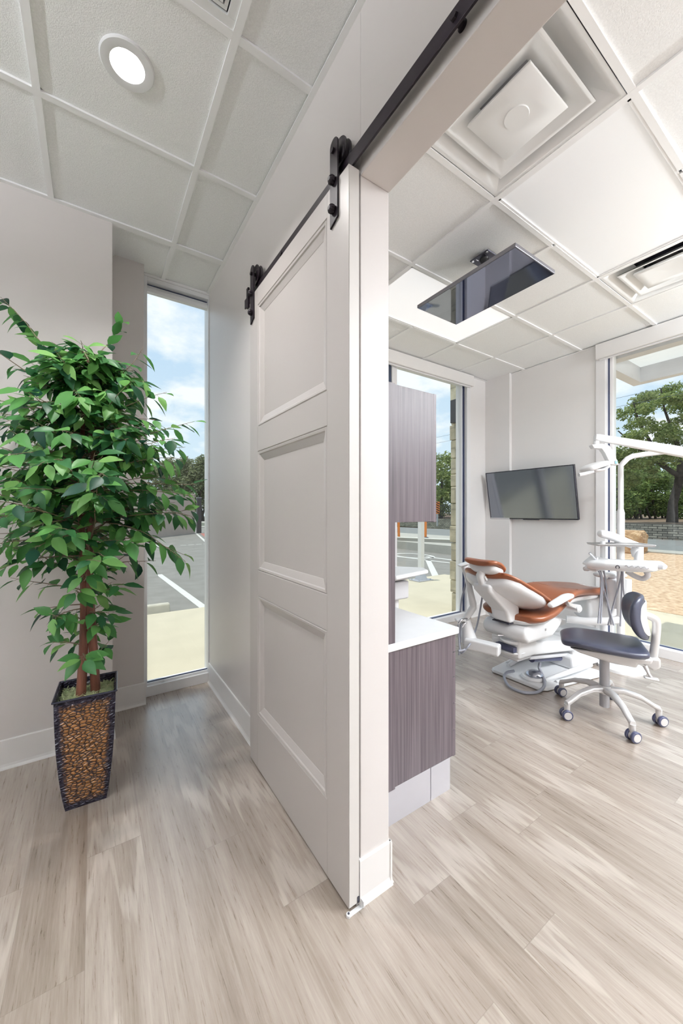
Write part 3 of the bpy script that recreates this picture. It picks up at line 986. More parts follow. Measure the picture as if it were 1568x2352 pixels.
# assistant work surface on a post further back
aw = thing('assistant_work_surface', 'white work surface on a post with a box under it, between cupboard and window', 'medical cart', (1.86, 2.12, 0))
P = at(973, 1303, 2.66); Q = at(905, 1316, 2.45)
zt = P.z
mb = MB()
poly = [(P.x, P.y), (P.x - 0.06, P.y - 0.10), (1.56, 1.72), (1.46, 1.88), (1.50, 2.28), (1.62, 2.34), (P.x - 0.04, P.y + 0.05)]
mb.prism([(x, y, zt - 0.028) for x, y in poly], [(x, y, zt) for x, y in poly])
mb.build('work_surface', M_WHITE, aw, bevel=0.010, seg=3)
bx = at(900, 1345, 2.62)
mb = MB()
for (z0, z1, h) in ((bx.z - 0.085, bx.z + 0.04, 0.085), (bx.z + 0.045, bx.z + 0.115, 0.082)):
    mb.box(bx.x - h, bx.x + h, bx.y - h, bx.y + h, z0, z1)
mb.build('drawer_box', M_GREYW, aw, bevel=0.014, seg=3)
MB().cyl((bx.x + 0.02, bx.y, 0.0), (bx.x + 0.02, bx.y, bx.z - 0.08), 0.032).build('post', M_WHITE, aw, smooth=35)
MB().cyl((bx.x + 0.02, bx.y, 0.0), (bx.x + 0.02, bx.y, 0.04), 0.16, 0.14).build('foot', M_GREYW, aw, smooth=35)

# ------------------------------------------------------------------ dental chair
CA = math.radians(-3)
CH = thing('dental_chair', 'white dental chair with caramel brown vinyl cushions, facing the wall television', 'dental chair', (2.75, 1.643, 0), CA)
L_ = lambda n, mb, m, p=CH, **k: mb.build(n, m, p, world=False, **k)

# floor plate with raised ribs
mb = MB()
pl = [(-0.05, 0.19), (-0.02, 0.225), (0.62, 0.31), (0.68, 0.28), (0.68, -0.28), (0.64, -0.31), (0.02, -0.225), (-0.03, -0.19)]
mb.prism([(x, y, 0.004) for x, y in pl], [(x * 0.985 + 0.005, y * 0.96, 0.030) for x, y in pl])
L_('floor_plate', mb, M_WHITE, bevel=0.006)
mb = MB()
for s_ in (1, -1):
    L_('plate_rib', MB().tube([(0.10, 0.155 * s_, 0.036), (0.30, 0.185 * s_, 0.052), (0.62, 0.225 * s_, 0.075)], [0.016, 0.020, 0.022], 14), M_WHITE, smooth=40)
    L_('plate_rib', MB().tube([(0.16, 0.205 * s_, 0.030), (0.62, 0.27 * s_, 0.036)], 0.014, 12), M_WHITE, smooth=40)
# rear housing of the lift
mb = MB()
mb.prism([(0.48, -0.17, 0.03), (0.90, -0.17, 0.01), (0.90, 0.17, 0.01), (0.48, 0.17, 0.03)], [(0.50, -0.15, 0.13), (0.86, -0.15, 0.14), (0.86, 0.15, 0.14), (0.50, 0.15, 0.13)])
L_('lift_housing', mb, M_WHITE, bevel=0.02, seg=3)
# parallel lift arm with cover
mb = MB()
def slab(s0, s1, zt0, zt1, th0, th1, t0, t1):
    return mb.prism([(s0, t0, zt0 - th0), (s1, t0, zt1 - th1), (s1, t1, zt1 - th1), (s0, t1, zt0 - th0)], [(s0, t0, zt0), (s1, t0, zt1), (s1, t1, zt1), (s0, t1, zt0)])
slab(0.03, 0.62, 0.330, 0.235, 0.105, 0.085, -0.115, 0.13)
L_('lift_arm_cover', mb, M_WHITE, bevel=0.018, seg=3)
mb = MB()
slab(0.02, 0.60, 0.215, 0.125, 0.03, 0.025, -0.09, 0.10)
L_('lower_link', mb, M_GREYW, bevel=0.008)
L_('lift_cylinder', MB().cyl((0.10, -0.05, 0.165), (0.55, -0.05, 0.085), 0.026, 0.022, 20), M_BLUEPLA, smooth=35)
mb = MB(); mb.box(0.56, 0.60, -0.12, -0.09, 0.07, 0.15)
L_('pivot_bracket', mb, M_SILV, bevel=0.006)
# pivot block
mb = MB(); mb.box(-0.155, 0.07, -0.115, 0.125, 0.225, 0.365)
L_('pivot_block', mb, M_WHITE, bevel=0.018, seg=3)
mb = MB(); mb.box(-0.15, 0.02, -0.10, 0.11, 0.205, 0.245)
L_('pivot_skirt', mb, M_GREYW, bevel=0.01)
L_('pivot_shadow_slot', B(-0.195, -0.150, -0.095, 0.055, 0.282, 0.318), M_BLUEPLA)
L_('swivel_ring', MB().lathe([(0.001, 0.0), (0.085, 0.0), (0.09, 0.010), (0.085, 0.020), (0.001, 0.020)], (-0.105, -0.03, 0.335), 32), M_WHITE, smooth=40)
L_('swivel_ring', MB().lathe([(0.001, 0.0), (0.085, 0.0), (0.09, 0.010), (0.085, 0.016), (0.001, 0.016)], (-0.105, -0.03, 0.258), 32), M_WHITE, smooth=40)
mb = MB()
mb.tube([(-0.20, 0.03, 0.378), (-0.14, -0.02, 0.378), (-0.06, -0.05, 0.374)], 0.006, 8)
mb.tube([(-0.15, 0.05, 0.390), (-0.10, -0.07, 0.386)], 0.007, 8)
L_('swivel_brake_lever', mb, M_CHROME, smooth=35)
# upper casting under the seat
mb = MB()
sec = [(-0.19, 0.450), (-0.19, 0.395), (-0.15, 0.362), (0.16, 0.362), (0.27, 0.43), (0.31, 0.49), (0.20, 0.505), (-0.15, 0.480)]
mb.prism([(s, -0.185, z) for s, z in sec], [(s, 0.185, z) for s, z in sec])
L_('upper_casting', mb, M_WHITE, bevel=0.028, seg=4, smooth=30)
L_('casting_screw', MB().cyl((0.06, -0.187, 0.44), (0.06, -0.192, 0.44), 0.008, n=12), M_SILV)
# seat and legrest
seat_path = [(-0.15, 0.520), (-0.06, 0.520), (0.08, 0.545), (0.26, 0.60), (0.45, 0.638), (0.70, 0.628), (0.95, 0.602), (1.14, 0.583)]
L_('seat_cushion', MB().pillow(seat_path, [0.235, 0.262, 0.268, 0.25, 0.215, 0.195, 0.185, 0.165], 0.038, 0.040, e=3.2, el=3.5, lift=0.030, nu=44, nv=32), M_LEATH, smooth=True)
sh_path = [(-0.16, 0.500), (0.05, 0.502), (0.24, 0.548), (0.44, 0.592), (0.70, 0.588), (1.00, 0.558)]
L_('seat_shell', MB().pillow(sh_path, [0.19, 0.215, 0.20, 0.18, 0.165, 0.14], 0.02, 0.036, e=3, lift=0.012), M_WHITE, smooth=True)
L_('seat_seam', MB().tube([(0.50, -0.19, 0.690), (0.51, 0, 0.674), (0.50, 0.19, 0.690)], 0.0022, 6), mat('seam_thread', (0.22, 0.08, 0.04), 0.5))
L_('foot_cover', MB().pillow([(1.02, 0.592), (1.18, 0.575), (1.34, 0.548)], [0.185, 0.185, 0.165], 0.037, 0.037, e=3.2, lift=0.02), M_CLEAR, smooth=True)
# backrest
bk = [(-0.405, 0.862), (-0.34, 0.822), (-0.24, 0.764), (-0.13, 0.708), (-0.02, 0.652), (0.07, 0.606)]
L_('back_cushion', MB().pillow(bk, [0.185, 0.235, 0.262, 0.268, 0.262, 0.235], 0.026, 0.018, e=3.2, el=3.2, lift=0.030, nu=40, nv=36), M_LEATH, smooth=True)
bs = [(-0.395, 0.832), (-0.33, 0.792), (-0.22, 0.730), (-0.11, 0.674), (0.03, 0.602)]
L_('back_shell', MB().pillow(bs, [0.170, 0.228, 0.252, 0.258, 0.225], 0.022, 0.062, e=3.0, el=3.2, lift=0.036, nu=36, nv=36), M_WHITE, smooth=True)
mb = MB()
lo = [(-0.440, 0.795), (-0.425, 0.745), (-0.235, 0.580), (-0.205, 0.49), (-0.085, 0.49), (-0.085, 0.60), (-0.15, 0.668), (-0.36, 0.80)]
mb.prism([(s, -0.076, z) for s, z in lo], [(s, 0.076, z) for s, z in lo])
L_('back_spine', mb, M_WHITE, bevel=0.022, seg=4, smooth=30)
L_('spine_socket', B(-0.212, -0.078, -0.07, 0.07, 0.485, 0.493), M_DARK)
# headrest
hd = [(-0.478, 0.945), (-0.440, 0.950), (-0.39, 0.935), (-0.345, 0.902), (-0.325, 0.872)]
L_('headrest_cushion', MB().pillow(hd, [0.11, 0.138, 0.142, 0.136, 0.11], 0.024, 0.020, e=3, lift=0.012), M_LEATH, smooth=True)
hs = [(-0.448, 0.918), (-0.415, 0.915), (-0.37, 0.893), (-0.335, 0.862)]
L_('headrest_shell', MB().pillow(hs, [0.09, 0.115, 0.130, 0.112], 0.014, 0.042, e=3, lift=0.012), M_WHITE, smooth=True)
mb = MB(); mb.tube([(-0.425, 0, 0.888), (-0.435, 0, 0.862), (-0.415, 0, 0.800), (-0.40, 0, 0.775)], [0.024, 0.031, 0.027, 0.021], 18)
L_('headrest_neck', mb, M_WHITE, smooth=45)
L_('neck_lever', MB().tube([(-0.43, -0.03, 0.855), (-0.415, -0.038, 0.825)], 0.009, 12), M_WHITE, smooth=40)
L_('neck_collar', MB().lathe([(0.001, 0), (0.030, 0), (0.030, 0.008), (0.001, 0.008)], (-0.405, 0, 0.785), 20), M_SILV, smooth=35)
# armrests
for s_ in (-1, 1):
    arm = L_('armrest_pad', MB().pillow([(-0.06, 0.652), (0.03, 0.668), (0.14, 0.690), (0.22, 0.694)], [0.022, 0.030, 0.034, 0.026], 0.018, 0.022, fn=lambda p: p + Vector((0, 0.285 * s_, 0)), e=2.6), M_WHITE, smooth=True)
    mb = MB(); mb.prism([(0.14, 0.270 * s_, 0.665), (0.17, 0.270 * s_, 0.625), (0.31, 0.262 * s_, 0.572), (0.30, 0.262 * s_, 0.600)], [(0.14, 0.300 * s_, 0.665), (0.17, 0.300 * s_, 0.625), (0.31, 0.292 * s_, 0.572), (0.30, 0.292 * s_, 0.600)])
    mb.build('armrest_arm', M_SILV, arm, world=False, bevel=0.004)
    MB().tube([(0.30, 0.22 * s_, 0.586), (0.30, 0.302 * s_, 0.586), (0.30, 0.312 * s_, 0.586)], [0.028, 0.030, 0.018], 24).build('armrest_pivot', M_WHITE, arm, world=False, smooth=40)
# foot control on the plate with its hose
L_('foot_control', MB().lathe([(0.001, 0), (0.082, 0), (0.085, 0.012), (0.075, 0.024), (0.001, 0.026)], (0.075, -0.075, 0.030), 36), M_WHITE, smooth=35)
L_('foot_control_dome', MB().lathe([(0.060, 0), (0.062, 0.012), (0.054, 0.024), (0.035, 0.033), (0.001, 0.036)], (0.085, -0.085, 0.054), 36), mat('smoked_chrome', (0.42, 0.44, 0.50), 0.16, metal=0.8), smooth=35)

def smooth_path(pts, n=8):
    pts = [Vector(p) for p in pts]
    out = []
    k = len(pts)
    for i in range(k - 1):
        p = [pts[max(0, min(k - 1, i + o))] for o in (-1, 0, 1, 2)]
        for q in range(n):
            f = q / n
            out.append(0.5 * ((2 * p[1]) + (p[2] - p[0]) * f + (2 * p[0] - 5 * p[1] + 4 * p[2] - p[3]) * f * f + (3 * p[1] - p[0] - 3 * p[2] + p[3]) * f ** 3))
    out.append(pts[-1])
    return out


def G(u, v, z):
    r = (1177 - v) / FPX
    return at(u, v, (z - CAMZ) / r)


hose = [G(1180, 1541, 0.05), G(1163, 1545, 0.045), G(1158, 1557, 0.03), G(1170, 1577, 0.016), G(1200, 1590, 0.012), G(1232, 1590, 0.012), G(1249, 1576, 0.03), G(1247, 1555, 0.06), G(1238, 1535, 0.10), G(1240, 1522, 0.14)]
MB().tube(smooth_path(hose), 0.0105, 12).build('foot_control_hose', M_TUBE, CH, smooth=60)

# assistant arm on the far side of the head
A0 = at(1160, 1488, 2.72)
mb = MB()
a0 = at(1148, 1488, 2.71); a1 = at(1068, 1474, 2.86)
dirv = (a1 - a0); dirv.z = 0; dirv.normalize()
side = Vector((-dirv.y, dirv.x, 0))
zc = 0.302
def beam(p, q, hw, hh, zoff=0):
    d = (q - p).normalized(); s = Vector((-d.y, d.x, 0)).normalized(); u = s.cross(d) * -1
    return MB().prism([p - s * hw - u * hh, p + s * hw - u * hh, p + s * hw + u * hh, p - s * hw + u * hh], [q - s * hw - u * hh, q + s * hw - u * hh, q + s * hw + u * hh, q - s * hw + u * hh])
pa = Vector((a0.x, a0.y, zc)); pb = Vector((a1.x, a1.y, zc + 0.01))
beam(pa, pb, 0.040, 0.040).build('assistant_arm', M_WHITE, CH, bevel=0.014, seg=3)
e1 = at(1078, 1470, 2.88); e2 = at(1068, 1425, 2.90)
MB().tube([e1 - Vector((0, 0, 0.02)), e1, (e1 + e2) / 2, e2, e2 + Vector((0, 0, 0.01))], [0.060, 0.058, 0.045, 0.040, 0.030], 24).build('assistant_canister', M_WHITE, CH, smooth=45)
pts = [at(1066, 1425, 2.90), at(1075, 1412, 2.92), at(1087, 1394, 2.94)]
MB().tube(pts, [0.020, 0.026, 0.028], 16).build('assistant_elbow', M_WHITE, CH, smooth=45)
pts = [at(1088, 1402, 2.94), at(1086, 1388, 2.94), at(1076, 1340, 2.97), at(1071, 1318, 3.0), at(1066, 1300, 3.0)]
MB().tube(pts, [0.020, 0.027, 0.022, 0.024, 0.026], 16).build('assistant_upright', M_WHITE, CH, smooth=45)
p = at(1072, 1294, 3.0)
MB().pillow([(-0.07, 0), (0, 0.004), (0.06, 0.008)], [0.035, 0.04, 0.03], 0.008, 0.012, fn=lambda q: p + RT * q.x + FW * q.y + Vector((0, 0, q.z + q.x * 0.25)), e=3).build('assistant_shelf', M_WHITE, CH, smooth=True)
for (u, v, d_) in ((1052, 1432, 2.84), (1060, 1440, 2.86)):
    MB().tube(smooth_path([at(u, v, d_), at(u + 8, v - 9, d_), at(u + 20, v - 11, d_ + 0.03)]), 0.008, 10).build('assistant_handpiece', M_CHROME, CH, smooth=60)
MB().pillow([(-0.035, 0), (0, 0.004), (0.04, 0)], 0.03, 0.014, 0.012, fn=lambda q: at(1056, 1424, 2.87) + RT * q.x + FW * q.y + Vector((0, 0, q.z))).build('assistant_holder', M_WHITE, CH, smooth=True)
hoses = [[(1052, 1435, 2.84), (1054, 1470, 2.86), (1059, 1500, 2.80), (1072, 1488, 2.78), (1080, 1478, 2.80)],
         [(1057, 1405, 2.90), (1060, 1375, 3.0), (1068, 1345, 3.02), (1072, 1320, 3.0)],
         [(1052, 1495, 2.75), (1066, 1492, 2.78), (1076, 1482, 2.80), (1094, 1440, 2.95), (1104, 1390, 3.0), (1108, 1362, 2.93)],
         [(1058, 1432, 2.87), (1056, 1480, 2.88), (1054, 1505, 2.86)]]
for h in hoses:
    MB().tube(smooth_path([at(*q) for q in h]), 0.007, 10).build('hose', M_TUBE, CH, smooth=60)

# ------------------------------------------------------------------ delivery unit with exam light
DU = thing('dental_delivery_unit', 'white dental delivery unit with tray, hoses and an overhead exam light on a bent pole', 'dental unit', (3.72, 1.32, 0))
W_ = lambda n, mb, m, **k: mb.build(n, m, DU, **k)
# pole and bent tube
pole = Vector((3.70, 1.297, 0))
pz = lambda v: CAMZ + (1177 - v) / FPX * 3.134
W_('pole_base', MB().lathe([(0.001, 0), (0.17, 0), (0.165, 0.02), (0.05, 0.03), (0.04, 0.06), (0.001, 0.06)], (pole.x, pole.y, 0), 36), M_WHITE, smooth=35)
W_('pole_lower', MB().tube([(pole.x, pole.y, 0.03), (pole.x, pole.y, pz(1178)), (pole.x, pole.y, pz(1170))], [0.028, 0.028, 0.022], 24), M_WHITE, smooth=45)
bend = [(pole.x, pole.y, pz(1172)), (pole.x, pole.y, pz(1090)), (pole.x, pole.y, pz(1070))]
tt = at(1540, 1036, 3.02)
bend += [at(1432, 1062, 3.12), at(1441, 1053, 3.11), at(1452, 1048, 3.10), at(1475, 1044, 3.08), tt, at(1590, 1030, 2.98)]
W_('light_pole', MB().tube(bend, 0.0205, 20), M_WHITE, smooth=60)
# light arm
q0 = at(1366, 1004, 2.78); q1 = at(1640, 1051, 2.84)
dd = (q1 - q0).normalized(); sd_ = Vector((-dd.y, dd.x, 0)).normalized(); uu = dd.cross(sd_)
def arm_sec(p, a, b):
    return [p + sd_ * a * math.copysign(abs(math.cos(t)) ** 0.5, math.cos(t)) + uu * b * math.copysign(abs(math.sin(t)) ** 0.5, math.sin(t)) for t in [2 * PI * k / 20 for k in range(20)]]
W_('light_arm', MB().rings([arm_sec(q0, 0.015, 0.020), arm_sec(q0 + dd * 0.02, 0.020, 0.024), arm_sec(q0.lerp(q1, 0.5), 0.026, 0.034), arm_sec(q1, 0.030, 0.043)]), M_WHITE, smooth=50)
W_('arm_joint', MB().cyl(at(1603, 1010, 2.93), at(1603, 1075, 2.93), 0.042), M_WHITE, smooth=40)
lh0 = at(1368, 1008, 2.79)
W_('head_swivel', MB().tube([at(1369, 1008, 2.79), at(1369, 1014, 2.79), at(1369, 1022, 2.79)], [0.014, 0.018, 0.019], 18), M_WHITE, smooth=45)
# yoke: plate going right then folding down
ykp = [(1359, 1021), (1364, 1029), (1382, 1030), (1389, 1040), (1402, 1066), (1422, 1068), (1408, 1036), (1399, 1023), (1383, 1019)]
W_('light_yoke', MB().prism([at(u, v, 2.74) for u, v in ykp], [at(u, v, 2.74) + FW * 0.055 + RT * 0.01 for u, v in ykp]), M_WHITE, bevel=0.006, seg=3)
W_('yoke_badge', MB().pillow([(-0.010, 0), (0, 0), (0.010, 0)], 0.008, 0.002, 0.002, fn=lambda q: at(1415, 1061, 2.735) + RT * q.x * 0.9 + Vector((0, 0, q.y * 1.6)) - FW * q.z), mat('sky_blue_badge', (0.25, 0.55, 0.72), 0.3), smooth=True)
hc = at(1370, 1072, 2.72)
hx = (at(1392, 1062, 2.75) - at(1340, 1080, 2.69)).normalized(); hy = Vector((-hx.y, hx.x, 0)).normalized(); hz = hx.cross(hy)
W_('light_head', MB().pillow([(-0.112, 0), (-0.04, 0.006), (0.03, 0.004), (0.085, 0.0)], [0.055, 0.085, 0.08, 0.04], 0.026, 0.014, fn=lambda q: hc + hx * q.x + hy * q.y + hz * q.z, e=2.6), M_WHITE, smooth=True)
W_('light_lens', MB().pillow([(-0.07, -0.010), (0.0, -0.022), (0.085, -0.012)], [0.045, 0.07, 0.04], 0.008, 0.018, fn=lambda q: hc + hx * q.x + hy * q.y + hz * q.z, e=2.6), mat('clear_lens', (0.72, 0.72, 0.74), 0.12, spec=0.8), smooth=True)
W_('light_handle', MB().tube([at(1329, 1091, 2.66), at(1335, 1090, 2.66), at(1362, 1083, 2.66)], [0.013, 0.014, 0.011], 14), M_GREYW, smooth=50)
# delivery head
dl = at(1358, 1298, 3.05); drr = at(1513, 1300, 2.68)
dxx = (drr - dl); LL = dxx.length; dxx.normalize(); dyy = Vector((-dxx.y, dxx.x, 0)).normalized()
dm = (dl + drr) / 2
W_('delivery_head', MB().pillow([(-LL / 2, 0.008), (-LL / 6, 0.006), (LL / 6, -0.002), (LL / 2, -0.004)], [0.11, 0.15, 0.15, 0.13], 0.040, 0.040, fn=lambda q: dm + dxx * q.x + dyy * q.y + Vector((0, 0, q.z)), e=3.2, el=4), M_WHITE, smooth=True)
ctl = dm - dyy * 0.150 + dxx * 0.02
W_('control_ring', MB().tube([ctl + dxx * (0.012 * math.cos(a)) + Vector((0, 0, 0.012 * math.sin(a))) for a in [(-0.9 + 5.0 * k / 16) for k in range(17)]], 0.0026, 8), M_DARK, smooth=50)
mk = [ctl + dxx * (0.045 + 0.012 * k) + Vector((0, 0, 0.008 + 0.008 * math.sin(k * 2.1) - 0.001 * k)) + dyy * 0.001 for k in range(13)]
W_('squiggle_mark', MB().tube(smooth_path(mk), [0.0018] * (12 * 8 + 1), 6), mat('grey_squiggle', (0.30, 0.30, 0.33), 0.4), smooth=60)  # thin grey squiggle beside the control ring
gr_ = at(1521, 1300, 2.66)
W_('side_handle', MB().tube([at(1508, 1300, 2.70), gr_, at(1527, 1303, 2.64)], [0.026, 0.024, 0.018], 16), M_GREYW, smooth=50)
W_('side_handle', MB().tube([at(1341, 1307, 3.08), at(1347, 1306, 3.08), at(1366, 1301, 3.06)], [0.016, 0.022, 0.018], 16), M_GREYW, smooth=50)
# instrument holder wedge and handpiece
pa_, pb_ = at(1369, 1309, 2.93), at(1400, 1283, 2.93)
wd = pb_ - pa_
mb = MB(); off = FW * 0.16; th_ = Vector((0, 0, -0.020))
mb.prism([pa_ + th_, pb_ + th_, pb_ + off + th_, pa_ + off + th_], [pa_, pb_, pb_ + off, pa_ + off])
W_('instrument_holder', mb, M_WHITE, bevel=0.008, seg=3)
pa_, pb_ = at(1352, 1297, 3.0), at(1374, 1279, 3.0)
mb = MB(); mb.prism([pa_ + th_, pb_ + th_, pb_ + off + th_ + RT * 0.05, pa_ + off + th_ + RT * 0.05], [pa_, pb_, pb_ + off + RT * 0.05, pa_ + off + RT * 0.05])
W_('instrument_holder', mb, M_WHITE, bevel=0.008, seg=3)
W_('handpiece', MB().tube([at(1369, 1286, 3.0), at(1358, 1274, 2.99), at(1353, 1270, 2.99)], [0.008, 0.009, 0.012], 14), M_CHROME, smooth=50)
# hoses hanging in front
for h in ([(1374, 1311, 2.92), (1381, 1330, 2.90), (1378, 1380, 2.88), (1373, 1432, 2.86)],
          [(1378, 1311, 2.92), (1384, 1335, 2.91), (1382, 1375, 2.90), (1379, 1432, 2.88)],
          [(1376, 1311, 2.94), (1384, 1345, 2.95), (1395, 1385, 2.96), (1409, 1436, 2.96)],
          [(1386, 1311, 2.96), (1391, 1340, 2.96), (1396, 1390, 2.97), (1403, 1434, 2.98)],
          [(1428, 1312, 2.85), (1421, 1345, 2.90), (1408, 1390, 2.98), (1396, 1436, 3.0)],
          [(1430, 1312, 2.84), (1431, 1350, 2.86), (1434, 1375, 2.90)],
          [(1427, 1312, 2.86), (1427, 1360, 2.90), (1424, 1438, 2.95)]):
    W_('handpiece_hose', MB().tube(smooth_path([at(*q) for q in h]), 0.0062, 10), M_TUBE, smooth=60)
W_('ribbed_hose', MB().tube(smooth_path([at(1440, 1312, 2.86), at(1455, 1322, 2.84), at(1475, 1329, 2.8), at(1487, 1322, 2.76), at(1484, 1313, 2.76)]), 0.019, 14), M_GREYW, smooth=50)
# flex arm and tray above the head
W_('flex_arm', MB().pillow([(-0.16, 0.055), (-0.06, 0.03), (0.10, -0.035), (0.18, -0.06)], [0.035, 0.035, 0.03, 0.028], 0.034, 0.034, fn=lambda q: at(1420, 1240, 3.06) + RT * q.x + FW * q.y + Vector((0, 0, q.z)), e=2.3), M_WHITE, smooth=True)
t0, t1 = at(1374, 1252, 3.02), at(1505, 1254, 2.74)
mb = MB(); off = FW * 0.20 + RT * 0.04; th_ = Vector((0, 0, -0.010))
mb.prism([t0 + th_, t1 + th_, t1 + off + th_, t0 + off + th_], [t0, t1, t1 + off, t0 + off])
W_('tray', mb, M_SILV, bevel=0.003)
mb = MB(); up_ = Vector((0, 0, 0.010))
for a, b_ in ((t0, t1), (t1, t1 + off), (t1 + off, t0 + off), (t0 + off, t0)):
    mb.tube([a + up_ * 0.3, b_ + up_ * 0.3], 0.005, 8)
W_('tray_rim', mb, M_SILV, smooth=60)
W_('tray_post', MB().tube([at(1384, 1243, 3.06), at(1384, 1292, 3.06)], 0.018, 16), M_WHITE, smooth=45)
W_('head_post', MB().tube([at(1467, 1252, 2.95), at(1466, 1290, 2.93)], 0.030, 20), M_WHITE, smooth=45)
W_('head_post_collar', MB().tube([at(1450, 1258, 2.98), at(1462, 1262, 2.96), at(1458, 1280, 2.96)], [0.03, 0.045, 0.02], 16), M_WHITE, smooth=45)
# support column with water bottle and link arm
W_('support_post', MB().tube([at(1386, 1308, 3.34), at(1386, 1500, 3.34)], 0.030, 20), M_WHITE, smooth=45)
W_('support_bracket', MB().pillow([(-0.13, 0), (0, 0.0), (0.11, 0)], [0.05, 0.07, 0.06], 0.022, 0.022, fn=lambda q: at(1402, 1320, 3.26) + RT * q.x + FW * q.y + Vector((0, 0, q.z))), M_WHITE, smooth=True)
bt = at(1410, 1390, 3.24)
W_('water_bottle', MB().lathe([(0.001, -0.02), (0.052, -0.02), (0.060, 0.0), (0.060, 0.20), (0.052, 0.225), (0.028, 0.235), (0.026, 0.262), (0.001, 0.262)], bt, 28), mat('frosted_bottle', (0.80, 0.80, 0.82), 0.2), smooth=35)
bw = at(1372, 1400, 3.42)
W_('cuspidor', MB().pillow([(-0.17, 0), (-0.02, 0.0), (0.12, 0)], [0.12, 0.15, 0.13], 0.15, 0.085, fn=lambda q: bw + RT * q.x + FW * q.y + Vector((0, 0, q.z)), e=3), M_WHITE, smooth=True)
W_('link_arm', MB().tube([at(1300, 1422, 3.30), at(1345, 1427, 3.24), at(1395, 1427, 3.16), at(1418, 1424, 3.14), at(1432, 1412, 3.14), at(1440, 1392, 3.14), at(1441, 1330, 3.14)], [0.032, 0.032, 0.033, 0.033, 0.032, 0.030, 0.028], 20), M_WHITE, smooth=60)
mb = MB(); pp = at(1340, 1470, 3.42)
mb.box(pp.x - 0.28, pp.x + 0.22, pp.y - 0.10, pp.y + 0.22, 0.0, 0.22)
W_('junction_box', mb, M_WHITE, bevel=0.03, seg=4)

# ------------------------------------------------------------------ operator stool
ST = thing('operator_stool', 'low swivel stool with slate navy seat and curved backrest on a five-star base', 'stool', (2.755, 1.055, 0), 0.0)
Lq = lambda n, mb, m, p=ST, **k: mb.build(n, m, p, world=False, **k)
for k in range(5):
    a = math.radians(13 + 72 * k)
    c, s = math.cos(a), math.sin(a)
    pts = [(0.02, 0.165), (0.10, 0.172), (0.19, 0.150), (0.255, 0.112), (0.285, 0.096)]
    rings = []
    for i, (r_, z_) in enumerate(pts):
        wv = [0.024, 0.022, 0.019, 0.018, 0.017][i]; hv = [0.022, 0.018, 0.015, 0.015, 0.017][i]
        o = Vector((r_ * c, r_ * s, z_))
        sd2 = Vector((-s, c, 0))
        rings.append([o + sd2 * wv * math.copysign(abs(math.cos(t)) ** 0.7, math.cos(t)) + Vector((0, 0, 1)) * hv * math.copysign(abs(math.sin(t)) ** 0.7, math.sin(t)) for t in [2 * PI * q / 16 for q in range(16)]])
    leg = Lq('base_leg', MB().rings(rings), M_SILV, smooth=50)
    Lq('caster_stem', MB().cyl((0.278 * c, 0.278 * s, 0.095), (0.278 * c, 0.278 * s, 0.045), 0.017, 0.016, 18), M_SILV, leg, smooth=40)
    ca = math.radians(-122 + 9 * math.sin(k * 2.3))
    ax = Vector((math.cos(ca), math.sin(ca), 0))
    cc = Vector((0.285 * c, 0.285 * s, 0.032))
    Mx = ax.to_track_quat('Z', 'Y').to_matrix().to_4x4()
    for sgn in (-1, 1):
        Lq('caster_wheel', MB().lathe([(0.001, -0.009), (0.028, -0.009), (0.032, -0.006), (0.032, 0.006), (0.028, 0.009), (0.001, 0.009)], cc + ax * 0.018 * sgn, 28, Mx), M_BLUEPLA, leg, smooth=35)
        Lq('caster_hub', MB().lathe([(0.001, -0.0105), (0.023, -0.0105), (0.0235, 0.0), (0.023, 0.0105), (0.001, 0.0105)], cc + ax * 0.018 * sgn, 24, Mx), M_SILV, leg, smooth=35)
    Lq('caster_axle', MB().cyl(cc - ax * 0.012, cc + ax * 0.012, 0.020, n=18), M_SILV, leg, smooth=40)
Lq('base_hub', MB().lathe([(0.001, 0.142), (0.036, 0.142), (0.040, 0.165), (0.034, 0.190), (0.001, 0.192)], (0, 0, 0), 28), M_SILV, smooth=40)
Lq('gas_column', MB().cyl((0, 0, 0.055), (0, 0, 0.40), 0.0275, n=28), mat('grey_column', (0.36, 0.36, 0.38), 0.3, metal=0.3), smooth=40)
# seat: x axis points to the back of the stool
sa = math.radians(-62)
sx_, sy_ = Vector((math.cos(sa), math.sin(sa), 0)), Vector((-math.sin(sa), math.cos(sa), 0))
sf = lambda q: sx_ * q.x + sy_ * q.y + Vector((0, 0, q.z))
Lq('stool_seat', MB().pillow([(-0.245, 0.462), (-0.15, 0.478), (0.0, 0.472), (0.12, 0.466), (0.205, 0.468)], [0.13, 0.18, 0.210, 0.205, 0.185], 0.024, 0.036, fn=sf, e=3.2, el=3.2, lift=0.004, nu=36, nv=36), M_NAVY, smooth=True)
sec = [(-0.20, 0.432), (-0.14, 0.405), (0.02, 0.372), (0.15, 0.365), (0.155, 0.39), (0.22, 0.40), (0.23, 0.432)]
mb = MB(); mb.prism([sf(Vector((x, -0.105, z))) for x, z in sec], [sf(Vector((x, 0.105, z))) for x, z in sec])
Lq('seat_pan', mb, M_SILV, bevel=0.012, seg=3, smooth=35)
mb = MB(); mb.prism([sf(Vector((x, -0.05, z))) for x, z in ((0.20, 0.42), (0.19, 0.375), (0.24, 0.345), (0.275, 0.37), (0.275, 0.425))], [sf(Vector((x, 0.05, z))) for x, z in ((0.20, 0.42), (0.19, 0.375), (0.24, 0.345), (0.275, 0.37), (0.275, 0.425))])
Lq('tilt_bracket', mb, M_SILV, bevel=0.012, seg=3, smooth=35)
lev = Lq('height_lever', MB().tube([sf(Vector((0.19, -0.09, 0.385))), sf(Vector((0.205, -0.105, 0.345))), sf(Vector((0.215, -0.11, 0.328)))], [0.013, 0.008, 0.008], 12), M_SILV, smooth=50)
